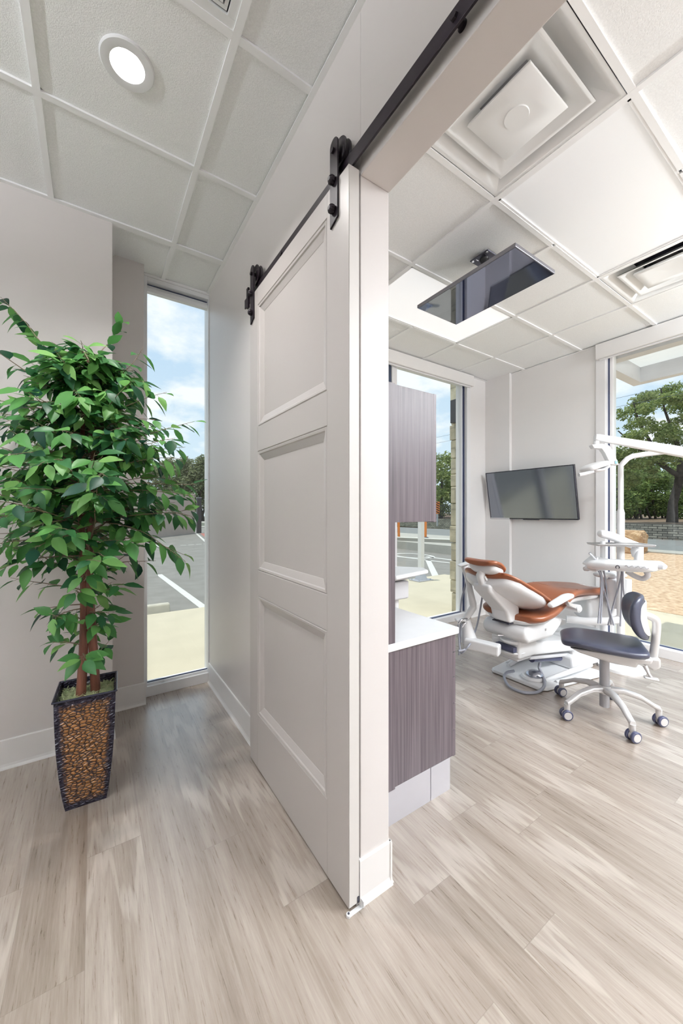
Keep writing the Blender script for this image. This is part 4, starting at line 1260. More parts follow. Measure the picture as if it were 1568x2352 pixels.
Lq('lever_paddle', MB().pillow([(0.18, 0.325), (0.215, 0.322), (0.25, 0.322)], 0.020, 0.007, 0.006, fn=lambda q: sf(q + Vector((0, -0.11, 0)))), M_SILV, lev, smooth=True)
# back post: up from the bracket, bends forward to the pad
bp_ = smooth_path([sf(Vector((0.245, 0.0, 0.40))), sf(Vector((0.258, 0.0, 0.52))), sf(Vector((0.264, 0.0, 0.62))), sf(Vector((0.252, 0, 0.655))), sf(Vector((0.200, 0, 0.678)))], 6)
Lq('back_post', MB().tube(bp_, [0.022] * len(bp_), 16), M_SILV, smooth=60)
# curved backrest pad, crescent in plan, tilted
bpad = MB()
rings = []
for j in range(31):
    w_ = -1 + 2 * j / 30
    kk = max(0.08, (1 - abs(w_) ** 5) ** 0.4)
    ang = w_ * 0.95
    R_ = 0.17
    ctr = Vector((0.175 - R_ * (1 - math.cos(ang)) * 0.9, R_ * math.sin(ang) * 1.02, 0.668))
    nrm2 = Vector((math.cos(ang), math.sin(ang) * 0.9, 0)).normalized()
    ring = []
    for i in range(24):
        t = 2 * PI * i / 24
        hh = 0.132 * kk * math.copysign(abs(math.sin(t)) ** 0.75, math.sin(t))
        dd2 = 0.028 * kk * math.copysign(abs(math.cos(t)) ** 0.8, math.cos(t))
        ring.append(sf(ctr + nrm2 * (dd2 - hh * 0.12 * 0) + Vector((0.20 * hh * 0 + (0.20 * hh * hh / 0.132 - 0.10 * hh), 0, hh))))
    rings.append(ring)
bpad.rings(rings)
Lq('backrest_pad', bpad, M_NAVY, smooth=True)
shell = MB()
rings = []
for j in range(25):
    w_ = -1 + 2 * j / 24
    kk = max(0.08, (1 - abs(w_) ** 5) ** 0.4)
    ang = w_ * 0.72
    R_ = 0.185
    ctr = Vector((0.202 - R_ * (1 - math.cos(ang)) * 0.9, R_ * math.sin(ang), 0.664))
    nrm2 = Vector((math.cos(ang), math.sin(ang) * 0.9, 0)).normalized()
    ring = []
    for i in range(20):
        t = 2 * PI * i / 20
        hh = 0.104 * kk * math.copysign(abs(math.sin(t)) ** 0.75, math.sin(t))
        dd2 = 0.012 * kk * math.cos(t)
        ring.append(sf(ctr + nrm2 * dd2 + Vector((0.20 * hh * hh / 0.132 - 0.10 * hh, 0, hh))))
    rings.append(ring)
shell.rings(rings)
Lq('backrest_shell', shell, M_WHITE, smooth=True)


# ------------------------------------------------------------------ potted ficus
def planter_material():
    m = bpy.data.materials.new('hammered_copper')
    m.use_nodes = True
    nt = m.node_tree
    N, L = nt.nodes, nt.links
    b = N['Principled BSDF']
    tc = N.new('ShaderNodeTexCoord')
    mp = N.new('ShaderNodeMapping'); mp.inputs['Scale'].default_value = (1.0, 1.0, 1.55)
    L.new(tc.outputs['Object'], mp.inputs[0])
    vo = N.new('ShaderNodeTexVoronoi'); vo.feature = 'DISTANCE_TO_EDGE'; vo.inputs['Scale'].default_value = 52
    L.new(mp.outputs[0], vo.inputs['Vector'])
    v2 = N.new('ShaderNodeTexVoronoi'); v2.inputs['Scale'].default_value = 52
    L.new(mp.outputs[0], v2.inputs['Vector'])
    cr = N.new('ShaderNodeValToRGB')
    cr.color_ramp.elements[0].position = 0.03; cr.color_ramp.elements[0].color = (0.016, 0.012, 0.018, 1)
    cr.color_ramp.elements[1].position = 0.17; cr.color_ramp.elements[1].color = (0.36, 0.165, 0.055, 1)
    L.new(vo.outputs['Distance'], cr.inputs[0])
    # the copper rub-through only covers the middle of each face (uv: 0..1 over a face)
    uv = N.new('ShaderNodeUVMap')
    sp = N.new('ShaderNodeSeparateXYZ'); L.new(uv.outputs[0], sp.inputs[0])

    def mth(op, a, c=None):
        n = N.new('ShaderNodeMath'); n.operation = op
        for i, x in enumerate((a, c)):
            if x is None: continue
            if isinstance(x, (int, float)): n.inputs[i].default_value = x
            else: L.new(x, n.inputs[i])
        return n.outputs[0]
    ex = mth('MINIMUM', sp.outputs[0], mth('SUBTRACT', 1.0, sp.outputs[0]))
    ey = mth('MINIMUM', sp.outputs[1], mth('SUBTRACT', 1.0, sp.outputs[1]))
    ns = N.new('ShaderNodeTexNoise'); ns.inputs['Scale'].default_value = 18
    L.new(tc.outputs['Object'], ns.inputs['Vector'])
    ed = mth('ADD', mth('MINIMUM', ex, mth('MULTIPLY', ey, 1.9)), mth('MULTIPLY', mth('SUBTRACT', ns.outputs[0], 0.5), 0.10))
    mr = N.new('ShaderNodeMapRange'); mr.inputs['From Min'].default_value = 0.08; mr.inputs['From Max'].default_value = 0.17
    L.new(ed, mr.inputs['Value'])
    mx = N.new('ShaderNodeMixRGB'); mx.inputs[1].default_value = (0.018, 0.014, 0.030, 1)
    L.new(mr.outputs[0], mx.inputs[0]); L.new(cr.outputs[0], mx.inputs[2])
    L.new(mx.outputs[0], b.inputs['Base Color'])
    b.inputs['Roughness'].default_value = 0.38
    b.inputs['Metallic'].default_value = 0.25
    bp = N.new('ShaderNodeBump'); bp.inputs['Strength'].default_value = 0.9; bp.inputs['Distance'].default_value = 0.006
    rm = N.new('ShaderNodeMapRange'); rm.inputs['From Max'].default_value = 0.3
    L.new(vo.outputs['Distance'], rm.inputs['Value'])
    L.new(rm.outputs[0], bp.inputs['Height']); L.new(bp.outputs[0], b.inputs['Normal'])
    return m


PC = Vector((-0.022, 2.095, 0))
FT = thing('potted_ficus', 'tall artificial ficus tree in a tapered hammered copper planter beside the left window', 'potted plant', PC, math.radians(-3))
M_POT = planter_material()
M_RIM = mat('planter_rim', (0.03, 0.03, 0.05), 0.3, metal=0.4)
bm = bmesh.new()
uvl = bm.loops.layers.uv.new('UVMap')
NH = 12
def pot_h(z):
    f = z / 0.50
    return 0.076 + (0.113 - 0.076) * (f ** 0.75) + 0.006 * math.sin(PI * f)
rows = []
for j in range(NH + 1):
    z = 0.5 * j / NH
    h = pot_h(z)
    rows.append([bm.verts.new(p) for p in ((-h, -h, z), (h, -h, z), (h, h, z), (-h, h, z))])
for j in range(NH):
    for i in range(4):
        k = (i + 1) % 4
        fc = bm.faces.new((rows[j][i], rows[j][k], rows[j + 1][k], rows[j + 1][i]))
        for lp, uvv in zip(fc.loops, ((0, j / NH), (1, j / NH), (1, (j + 1) / NH), (0, (j + 1) / NH))):
            lp[uvl].uv = uvv
f0 = bm.faces.new(list(reversed(rows[0])))
for lp in f0.loops: lp[uvl].uv = (0, 0)
inn = [bm.verts.new(p) for p in ((-0.108, -0.108, 0.5), (0.108, -0.108, 0.5), (0.108, 0.108, 0.5), (-0.108, 0.108, 0.5))]
inl = [bm.verts.new(p) for p in ((-0.104, -0.104, 0.44), (0.104, -0.104, 0.44), (0.104, 0.104, 0.44), (-0.104, 0.104, 0.44))]
for i in range(4):
    k = (i + 1) % 4
    for q in ((rows[-1][i], rows[-1][k], inn[k], inn[i]), (inn[i], inn[k], inl[k], inl[i])):
        fc = bm.faces.new(q)
        for lp in fc.loops: lp[uvl].uv = (0, 0)
me = bpy.data.meshes.new('planter'); bm.to_mesh(me); bm.free(); me.materials.append(M_POT)
po = bpy.data.objects.new('planter', me); COL.objects.link(po); po.parent = FT
mb = MB()
c4 = [Vector((-0.116, -0.116, 0.5)), Vector((0.116, -0.116, 0.5)), Vector((0.116, 0.116, 0.5)), Vector((-0.116, 0.116, 0.5))]
for i in range(4):
    mb.tube([c4[i], c4[(i + 1) % 4]], 0.0045, 8)
mb.build('planter_rim', M_RIM, FT, world=False, smooth=40)
# moss
random.seed(4)
mb = MB()
n = 26
g_ = [[None] * (n + 1) for _ in range(n + 1)]
for i in range(n + 1):
    for j in range(n + 1):
        x = -0.103 + 0.206 * i / n; y = -0.103 + 0.206 * j / n
        z = 0.462 + 0.012 * mnoise.noise(Vector((x * 25, y * 25, 3))) + random.uniform(-0.003, 0.003)
        g_[i][j] = mb.bm.verts.new((x, y, z))
for i in range(n):
    for j in range(n):
        mb.bm.faces.new((g_[i][j], g_[i + 1][j], g_[i + 1][j + 1], g_[i][j + 1]))
for k in range(1500):
    x, y = random.uniform(-0.1, 0.1), random.uniform(-0.1, 0.1)
    a = random.uniform(0, 2 * PI); l = random.uniform(0.006, 0.02); z = 0.465 + random.uniform(0, 0.010)
    d1 = Vector((math.cos(a), math.sin(a), random.uniform(0, 0.6))) * l
    s1 = Vector((-math.sin(a), math.cos(a), 0)) * 0.0011
    b0 = Vector((x, y, z))
    mb.quad([b0 - s1, b0 + s1, b0 + d1 + s1, b0 + d1 - s1])
ms = mb.build('moss', mat('dry_green_moss', (0.30, 0.38, 0.18), 0.9, var=0.0, scale=40, c2=(0.66, 0.68, 0.42)), FT, world=False)
ms['kind'] = 'stuff'

M_BARK = mat('ficus_bark', (0.115, 0.035, 0.024), 0.5, var=0.5, scale=6, stretch=(4, 4, 0.6), bump=0.4, bscale=30, c2=(0.27, 0.10, 0.065))
M_TWIG = mat('ficus_twig', (0.20, 0.15, 0.10), 0.6, var=0.2)


def leaf_material(name, cols, transl=0.35, rough=0.42):
    m = bpy.data.materials.new(name)
    m.use_nodes = True
    nt = m.node_tree
    N, L = nt.nodes, nt.links
    b = N['Principled BSDF']
    out = N['Material Output']
    ge = N.new('ShaderNodeNewGeometry')
    cr = N.new('ShaderNodeValToRGB')
    el = cr.color_ramp.elements
    el[0].position = 0; el[0].color = (*cols[0], 1)
    el[1].position = 1; el[1].color = (*cols[-1], 1)
    for i, c in enumerate(cols[1:-1]):
        e_ = el.new((i + 1) / (len(cols) - 1)); e_.color = (*c, 1)
    L.new(ge.outputs['Random Per Island'], cr.inputs[0])
    L.new(cr.outputs[0], b.inputs['Base Color'])
    b.inputs['Roughness'].default_value = rough
    b.inputs['Specular IOR Level'].default_value = 0.35
    tr = N.new('ShaderNodeBsdfTranslucent')
    L.new(cr.outputs[0], tr.inputs[0])
    mx = N.new('ShaderNodeMixShader'); mx.inputs[0].default_value = transl
    L.new(b.outputs[0], mx.inputs[1]); L.new(tr.outputs[0], mx.inputs[2]); L.new(mx.outputs[0], out.inputs[0])
    return m


M_FLEAF = leaf_material('ficus_leaf', [(0.016, 0.065, 0.045), (0.04, 0.15, 0.05), (0.075, 0.24, 0.065), (0.13, 0.34, 0.085), (0.24, 0.47, 0.14)], 0.40)

random.seed(11)
trunks = []
for ti, (x0, y0, x1, y1) in enumerate(((-0.026, -0.012, -0.010, 0.03), (0.022, 0.004, 0.012, -0.02))):
    pts = []
    for k in range(19):
        z = 0.455 + 0.0875 * k
        f = k / 18
        pts.append(Vector((x0 + (x1 - x0) * f + 0.010 * math.sin(f * 7 + ti * 2), y0 + (y1 - y0) * f + 0.010 * math.cos(f * 6 + ti), z)))
    rr = [0.0205 * (1 - 0.68 * k / 18) for k in range(19)]
    trunks.append(pts)
    MB().tube(pts, rr, 14).build('trunk', M_BARK, FT, world=False, smooth=60)

twig = MB()
leaf = MB()
NL = [0]


def add_leaf(p, d, up, size):
    """pointed oval leaf folded along its midrib, drooping"""
    d = d.normalized()
    s = d.cross(up)
    if s.length < 1e-3: s = d.orthogonal()
    s.normalize()
    nn = s.cross(d).normalized()
    L1 = size; W1 = size * random.uniform(0.22, 0.275)
    fold = random.uniform(0.10, 0.35)
    droop = random.uniform(0.05, 0.30)
    bmv = leaf.bm.verts
    prof = [(0.0, 0.03), (0.16, 0.66), (0.38, 1.0), (0.62, 0.82), (0.82, 0.42), (1.0, 0.015)]
    rows_ = []
    for t, w_ in prof:
        c = p + d * (L1 * t) - nn * (droop * L1 * t * t)
        a_ = s * (W1 * w_); h = nn * (fold * W1 * w_)
        rows_.append((bmv.new(c - a_ + h), bmv.new(c), bmv.new(c + a_ + h)))
    for r0, r1 in zip(rows_, rows_[1:]):
        leaf.bm.faces.new((r0[0], r0[1], r1[1], r1[0]))
        leaf.bm.faces.new((r0[1], r0[2], r1[2], r1[1]))
    NL[0] += 1


def env(z):
    """crown radius by height"""
    pts = [(0.55, 0.10), (0.66, 0.17), (0.80, 0.16), (0.92, 0.21), (1.05, 0.26), (1.15, 0.42), (1.35, 0.48), (1.55, 0.44), (1.75, 0.36), (1.90, 0.28), (2.05, 0.20), (2.2, 0.14)]
    for (a, ra), (b_, rb) in zip(pts, pts[1:]):
        if a <= z <= b_:
            return ra + (rb - ra) * (z - a) / (b_ - a)
    return 0.12


def inside(p):
    w_ = PC + p
    return w_.y < 2.51 and w_.z < 2.9 and w_.x < 0.70


def branch(start, az, el_, length, nleaf, droop, lsize):
    d = Vector((math.cos(az) * math.cos(el_), math.sin(az) * math.cos(el_), math.sin(el_)))
    p = Vector(start)
    pts = [p.copy()]
    n = 9
    for k in range(n):
        d = (d + Vector((random.uniform(-0.14, 0.14), random.uniform(-0.14, 0.14), random.uniform(-0.08, 0.10) - droop)) ).normalized()
        p = p + d * (length / n)
        if not inside(p * 1.0):
            d.y *= -0.3; d.x *= 0.8
            p = pts[-1].copy() + d * (length / n)
        pts.append(p.copy())
    r0 = 0.0034
    twig.tube(pts, [r0 * (1 - 0.75 * k / n) for k in range(n + 1)], 5)
    for q in range(nleaf):
        f = 0.22 + 0.78 * (q + random.uniform(0, 0.6)) / nleaf
        f = min(f, 1.0)
        i = min(int(f * n), n - 1)
        b0 = pts[i].lerp(pts[i + 1], f * n - i)
        tg = (pts[i + 1] - pts[i]).normalized()
        sidev = tg.cross(Vector((0, 0, 1)))
        if sidev.length < 0.05: sidev = Vector((1, 0, 0))
        sidev.normalize()
        sgn = 1 if q % 2 else -1
        ld = (tg * random.uniform(0.2, 0.9) + sidev * sgn * random.uniform(0.3, 0.9) + Vector((0, 0, random.uniform(-1.05, 0.12)))).normalized()
        st_ = b0 + ld * random.uniform(0.008, 0.02)
        if not inside(st_ + ld * 0.09):
            continue
        twig.tube([b0, st_], 0.0008, 4)
        add_leaf(st_, ld, Vector((random.uniform(-0.5, 0.5), random.uniform(-0.8, 0.2), 1)) + tg * random.uniform(0.2, 1.0), lsize * random.uniform(0.72, 1.12))


def tp(z, ti):
    pts = trunks[ti]
    f = (z - 0.455) / 0.0875
    i = max(0, min(int(f), 17))
    return pts[i].lerp(pts[i + 1], min(1, f - i))


for k in range(250):
    z = 0.60 + (k / 249) ** 0.66 * 1.40
    az = k * 2.39996 + random.uniform(-0.4, 0.4)
    R_ = env(z + 0.12) * random.uniform(0.45, 1.02)
    # off-screen left and toward the wall the crown is thinner
    el_ = random.uniform(0.15, 0.65) if z < 1.8 else random.uniform(0.5, 1.0)
    nl = 7 if z < 1.1 else random.choice((9, 11, 12))
    if z < 1.1 and k % 2:
        continue
    branch(tp(z, k % 2), az, el_, R_ * 1.10, nl, 0.06 if z > 1 else 0.02, 0.090)
# a few signature branches of the photo: tall left shoot, top shoot, long right sprays
rt_a = math.atan2(RT.y, RT.x)
lf_a = rt_a + PI
for z, az, el_, ln, nl, dr_ in ((1.88, lf_a + 0.1, 0.82, 0.60, 20, 0.0), (1.86, lf_a - 0.2, 0.55, 0.50, 16, 0.0), (1.78, lf_a + 0.5, 0.65, 0.50, 16, 0.02),
                                (1.97, rt_a + 0.4, 1.25, 0.34, 9, -0.02), (1.80, rt_a + 0.1, 0.75, 0.40, 13, 0.02), (1.70, rt_a, 0.50, 0.42, 13, 0.04),
                                (1.56, rt_a + 0.1, 0.42, 0.55, 16, 0.05), (1.52, rt_a - 0.1, 0.34, 0.51, 16, 0.055), (1.40, rt_a, 0.30, 0.52, 16, 0.07), (1.30, rt_a + 0.1, 0.28, 0.50, 17, 0.09), (1.26, rt_a - 0.2, 0.2, 0.56, 17, 0.07),
                                (1.18, rt_a, 0.12, 0.50, 11, 0.10), (1.45, rt_a - 0.6, 0.3, 0.46, 16, 0.06),
                                (1.60, lf_a, 0.35, 0.46, 16, 0.04), (1.42, lf_a + 0.3, 0.3, 0.46, 16, 0.05), (1.25, lf_a - 0.2, 0.25, 0.44, 16, 0.06), (1.3, lf_a + 0.6, 0.2, 0.42, 15, 0.05)):
    branch(tp(z, 0), az - math.radians(-3), el_, ln, nl, dr_, 0.086)
tw = twig.build('branches', M_TWIG, FT, world=False, smooth=60)
lf = leaf.build('foliage', M_FLEAF, FT, world=False, smooth=True)




# ------------------------------------------------------------------ outside
M_CONC = mat('warm_concrete', (0.56, 0.51, 0.385), 0.85, var=0.05, scale=2.5, bump=0.15, bscale=120)
M_ASPH = mat('asphalt', (0.235, 0.228, 0.205), 0.9, var=0.12, scale=3, bump=0.3, bscale=200)
M_ROAD = mat('road_asphalt', (0.205, 0.215, 0.205), 0.85, var=0.08, scale=0.6)
M_LINE = mat('road_paint', (0.62, 0.62, 0.58), 0.7, var=0.06, scale=12)
M_GRAV = mat('tan_gravel', (0.42, 0.27, 0.16), 0.95, var=0.0, scale=14, c2=(0.74, 0.56, 0.38), bump=0.8, bscale=25)
M_KERB = mat('pale_concrete', (0.42, 0.41, 0.36), 0.85, var=0.08, scale=5)
M_GRASS = mat('lawn', (0.10, 0.15, 0.05), 0.95, var=0.3, scale=4)
M_SOIL = mat('leaf_litter_ground', (0.20, 0.14, 0.09), 0.95, var=0.3, scale=3)
M_STUCCO = mat('taupe_stucco', (0.40, 0.345, 0.30), 0.9, var=0.04, scale=3)
M_GALV = mat('galvanised_steel', (0.52, 0.53, 0.56), 0.4, metal=0.5)
M_ORANGE = mat('safety_orange', (0.75, 0.22, 0.03), 0.5)


def stone_material(name, scale, cols, bw, bh):
    m = bpy.data.materials.new(name)
    m.use_nodes = True
    nt = m.node_tree
    N, L = nt.nodes, nt.links
    b = N['Principled BSDF']
    tc = N.new('ShaderNodeTexCoord')
    sp = N.new('ShaderNodeSeparateXYZ'); L.new(tc.outputs['Object'], sp.inputs[0])
    ad = N.new('ShaderNodeMath'); ad.operation = 'ADD'
    L.new(sp.outputs['X'], ad.inputs[0]); L.new(sp.outputs['Y'], ad.inputs[1])
    cb_ = N.new('ShaderNodeCombineXYZ'); L.new(ad.outputs[0], cb_.inputs[0]); L.new(sp.outputs['Z'], cb_.inputs[1])
    br = N.new('ShaderNodeTexBrick')
    br.inputs['Scale'].default_value = scale
    br.inputs['Brick Width'].default_value = bw
    br.inputs['Row Height'].default_value = bh
    br.inputs['Mortar Size'].default_value = 0.012
    br.inputs['Bias'].default_value = 0.0
    br.inputs['Color1'].default_value = (*cols[0], 1)
    br.inputs['Color2'].default_value = (*cols[1], 1)
    br.inputs['Mortar'].default_value = (*cols[2], 1)
    L.new(cb_.outputs[0], br.inputs['Vector'])
    no = N.new('ShaderNodeTexNoise'); no.inputs['Scale'].default_value = 9; no.inputs['Detail'].default_value = 6
    L.new(tc.outputs['Object'], no.inputs['Vector'])
    mr = N.new('ShaderNodeMapRange'); mr.inputs['To Min'].default_value = 0.6; mr.inputs['To Max'].default_value = 1.4
    L.new(no.outputs[0], mr.inputs['Value'])
    mx = N.new('ShaderNodeVectorMath'); mx.operation = 'SCALE'
    L.new(br.outputs['Color'], mx.inputs[0]); L.new(mr.outputs[0], mx.inputs['Scale'])
    L.new(mx.outputs[0], b.inputs['Base Color'])
    b.inputs['Roughness'].default_value = 0.9
    bp = N.new('ShaderNodeBump'); bp.inputs['Strength'].default_value = 0.6; bp.inputs['Distance'].default_value = 0.03
    L.new(no.outputs[0], bp.inputs['Height']); L.new(bp.outputs[0], b.inputs['Normal'])
    return m


M_DRY = stone_material('dry_stack_stone', 1.0, ((0.20, 0.19, 0.16), (0.42, 0.39, 0.32), (0.05, 0.05, 0.045)), 0.34, 0.10)
M_LIME = stone_material('limestone_blocks', 1.0, ((0.46, 0.41, 0.29), (0.62, 0.57, 0.42), (0.42, 0.38, 0.28)), 0.9, 0.27)

ZA = -0.10
K = (CAMZ - ZA) / (CAMZ + 0.05)
struct('ground', B(-80, 120, 3.09, 140, -0.6, -0.2), M_GRASS)
struct('ground', B(4.37, 120, -60, 3.09, -0.6, -0.2), M_GRASS)
struct('sidewalk', B(-14, 6.45, 3.09, 5.43, -0.45, -0.05), M_CONC)
struct('sidewalk', B(4.37, 6.45, -14, 3.09, -0.45, -0.05), M_CONC)
struct('sidewalk_kerb', B(-14, 6.45, 5.43, 5.56, -0.45, -0.052), M_CONC, bevel=0.015)
struct('parking_lot', B(-40, 9.9, 5.56, 36, -0.4, ZA), M_ASPH)
struct('far_pavement', B(-40, 60, 36, 38.5, -0.4, -0.04), M_KERB)
mb = MB()
mb.prism([(6.45, -14, -0.5), (13.2, -14, -0.5), (13.2, 5.4, -0.5), (6.45, 5.4, -0.5)], [(6.45, -14, -0.045), (13.2, -14, 0.16), (13.2, 5.4, 0.16), (6.45, 5.4, -0.045)])
struct('gravel_bed', mb, M_GRAV)
struct('road_verge', B(9.9, 14.1, 5.4, 60, -0.5, 0.19), M_KERB)
struct('road_verge', B(13.2, 14.1, -40, 5.4, -0.5, 0.19), M_KERB)
struct('road', B(14.1, 20.2, -60, 110, -0.5, 0.15), M_ROAD)
mb = MB()
mb.prism([(20.2, -60, -0.5), (90, -60, -0.5), (90, 110, -0.5), (28, 110, -0.5)][:4], [(20.6, -60, 0.62), (90, -60, 1.0), (90, 110, 1.0), (28, 110, 0.62)])
struct('wooded_ground', mb, M_SOIL)

# painted bay lines: one thing each
def stripe(p, q, w_, label, z=ZA):
    p = Vector((p[0], p[1], 0)) * K; q = Vector((q[0], q[1], 0)) * K
    d = (q - p).normalized(); s = Vector((-d.y, d.x, 0)) * w_ / 2
    mb = MB(); pts = [p - s, q - s, q + s, p + s]
    mb.prism([a + Vector((0, 0, z - 0.002)) for a in pts], [a + Vector((0, 0, z + 0.003)) for a in pts])
    o = mb.build('painted_line', M_LINE, None)
    return tag(o, label, 'road marking')


stripe((1.20, 8.98), (1.315, 5.45), 0.115, 'white painted bay line ending at the sidewalk, seen through the left window')
stripe((2.36, 21.3), (2.12, 16.3), 0.12, 'far white painted bay line at the foot of the taupe enclosure wall')
stripe((5.55, 25.2), (3.9, 15.2), 0.12, 'white painted line running toward the viewer from the dark gate post')
stripe((7.68, 9.9), (8.10, 5.36), 0.10, 'white painted line bounding the hatched bay beyond the treatment room window')
stripe((7.95, 7.45), (6.02, 5.42), 0.15, 'slanted white hatch line nearest the building in the hatched bay')
stripe((7.62, 8.60), (5.6, 6.45), 0.15, 'slanted white hatch line further back, behind the white sign post')
stripe((6.2, 5.42), (4.6, 5.42), 0.08, 'white painted line along the sidewalk edge by the sign post')
mb = MB()
for k in range(16):
    if random.random() < 0.85:
        x = 1.4 + k * 0.32
        mb.box(x * K, (x + 0.22) * K, (15.95 + x * 0.16) * K, (15.95 + x * 0.16) * K + 0.09, ZA, ZA + 0.003)
tag(mb.build('painted_line', M_LINE, None), 'worn broken white line crossing the car park before the taupe wall', 'road marking')
# bay symbol (wheelchair ring, partly seen)
mb = MB()
cx, cy = 8.35, 8.45
n = 40
for k in range(n):
    a0, a1 = 2 * PI * k / n, 2 * PI * (k + 1) / n
    q = [(cx + r_ * math.cos(a) * 0.55, cy + r_ * math.sin(a) * 0.75) for a, r_ in ((a0, 1), (a1, 1), (a1, 0.8), (a0, 0.8))]
    mb.quad([(x * K, y * K, ZA + 0.004) for x, y in q])
mb.box((cx + 0.1) * K, (cx + 0.22) * K, (cy - 1.6) * K, (cy - 0.4) * K, ZA, ZA + 0.004)
tag(mb.build('painted_symbol', M_LINE, None), 'white ring-shaped parking bay symbol painted on the asphalt', 'road marking')

mb = MB()
ws = [(5.66, ZA), (5.70, ZA + 0.13), (5.80, ZA + 0.13), (5.86, ZA)]
mb.prism([(-0.95, y, z) for y, z in ws], [(0.90, y, z) for y, z in ws])
tag(mb.build('wheel_stop', mat('wheel_stop_concrete', (0.50, 0.48, 0.40), 0.8, var=0.08, scale=10), None, bevel=0.02), 'pale concrete wheel stop at the sidewalk edge outside the left window', 'wheel stop')

# enclosure wall
e1_ = Vector((5.49, 25.4, 0)) * K; dn = Vector((-0.655, -0.756, 0)); sn = Vector((-0.756, 0.655, 0))
def obox(p, d, s, L1, T1, z0, z1):
    q = [p, p + d * L1, p + d * L1 + s * T1, p + s * T1]
    return MB().prism([a + Vector((0, 0, z0)) for a in q], [a + Vector((0, 0, z1)) for a in q])
ew = thing('enclosure_wall', 'taupe stucco enclosure wall across the car park', 'wall', (e1_.x, e1_.y, ZA))
obox(e1_, dn, sn, 13, 0.3, ZA, 2.50).build('wall_body', M_STUCCO, ew)
obox(e1_ - dn * 0.03 - sn * 0.03, dn, sn, 13.06, 0.36, 2.50, 2.56).build('wall_cap', mat('stucco_cap', (0.55, 0.48, 0.42), 0.9), ew)
gp = thing('gate_post', 'dark steel gate post beside the taupe enclosure wall', 'post', (e1_.x + 0.35, e1_.y + 0.3, ZA))
MB().box(e1_.x + 0.20, e1_.x + 0.48, e1_.y + 0.18, e1_.y + 0.44, ZA, 2.30).build('post', mat('dark_brown_steel', (0.06, 0.055, 0.055), 0.5), gp)
MB().box(e1_.x + 0.18, e1_.x + 0.50, e1_.y + 0.16, e1_.y + 0.46, 2.30, 2.34).build('cap', M_KICK, gp)
mb = MB(); p0 = Vector((5.75, 25.0, 0)) * K; p1 = Vector((4.6, 18.2, 0)) * K
mb.prism([p0 + Vector((0, 0, ZA)), p1 + Vector((0, 0, ZA)), p1 + Vector((0.6, 0, ZA)), p0 + Vector((1.6, 0, ZA))], [p0 + Vector((0, 0, ZA + 0.003)), p1 + Vector((0, 0, ZA + 0.003)), p1 + Vector((0.6, 0, ZA + 0.003)), p0 + Vector((1.6, 0, ZA + 0.003))])
tag(mb.build('painted_line', mat('faded_red_paint', (0.42, 0.16, 0.13), 0.8), None), 'faded red fire lane marking beside the white line near the gate post', 'road marking')

# stone corner pier of the facade and its sconce
pr = MB()
random.seed(2)
z = -0.05
while z < 3.6:
    h = random.uniform(0.16, 0.30)
    j = random.uniform(-0.012, 0.016)
    pr.box(3.972 + j, 4.60, 3.095, 3.325 + random.uniform(-0.01, 0.02), z, z + h - 0.006)
    z += h
o = pr.build('stone_pier', M_LIME, None, bevel=0.012)
tag(o, 'rough limestone block pier on the building corner outside the treatment room window', 'pier')
sn_ = thing('outdoor_wall_light', 'dark box-shaped outdoor wall light on the limestone pier', 'wall light', (3.94, 3.22, 2.62))
B(3.895, 3.958, 3.16, 3.26, 2.48, 2.78).build('housing', mat('dark_bronze', (0.04, 0.04, 0.045), 0.4), sn_, bevel=0.004)
B(3.95, 3.99, 3.18, 3.24, 2.56, 2.70).build('back_plate', M_BLACK, sn_)

# sign post
sp_ = thing('sign_post', 'white square sign post on a steel base plate on the sidewalk', 'sign post', (5.46, 5.30, -0.05))
sx0, sy0 = 5.46, 5.30
B(sx0 - 0.20, sx0 + 0.20, sy0 - 0.14, sy0 + 0.14, -0.05, -0.03).build('base_plate', M_GALV, sp_, bevel=0.004)
mb = MB(); mb.prism([(sx0 - 0.09, sy0 - 0.09, -0.03), (sx0 + 0.09, sy0 - 0.09, -0.03), (sx0 + 0.09, sy0 + 0.09, -0.03), (sx0 - 0.09, sy0 + 0.09, -0.03)], [(sx0 - 0.055, sy0 - 0.055, 0.09), (sx0 + 0.055, sy0 - 0.055, 0.09), (sx0 + 0.055, sy0 + 0.055, 0.09), (sx0 - 0.055, sy0 + 0.055, 0.09)])
mb.build('base_socket', M_GALV, sp_)
B(sx0 - 0.045, sx0 + 0.045, sy0 - 0.045, sy0 + 0.045, 0.09, 2.2).build('post', mat('white_post_paint', (0.80, 0.80, 0.78), 0.5), sp_)
for dx_, dy_ in ((-0.16, -0.1), (0.16, -0.1), (-0.16, 0.1), (0.16, 0.1)):
    MB().cyl((sx0 + dx_, sy0 + dy_, -0.03), (sx0 + dx_, sy0 + dy_, -0.015), 0.014, n=6).build('anchor_bolt', M_GALV, sp_)

# low retaining wall by the hatched bay
rw_ = thing('retaining_wall', 'low concrete retaining wall behind the hatched parking bay', 'wall', (10.2, 11.0, ZA))
mb = MB()
mb.prism([(9.35, 13.2, ZA), (9.62, 13.2, ZA), (11.65, 7.4, ZA), (11.38, 7.4, ZA)], [(9.35, 13.2, 0.30), (9.62, 13.2, 0.30), (11.65, 7.4, 0.30), (11.38, 7.4, 0.30)])
mb.build('wall_body', mat('grey_concrete', (0.36, 0.35, 0.31), 0.85, var=0.12, scale=2), rw_)
mb = MB()
mb.prism([(9.33, 13.2, 0.30), (9.62, 13.2, 0.30), (11.65, 7.4, 0.30), (11.36, 7.4, 0.30)], [(9.33, 13.2, 0.325), (9.62, 13.2, 0.325), (11.65, 7.4, 0.325), (11.36, 7.4, 0.325)])
mb.build('wall_cap', mat('pale_cap', (0.66, 0.65, 0.58), 0.8), rw_)
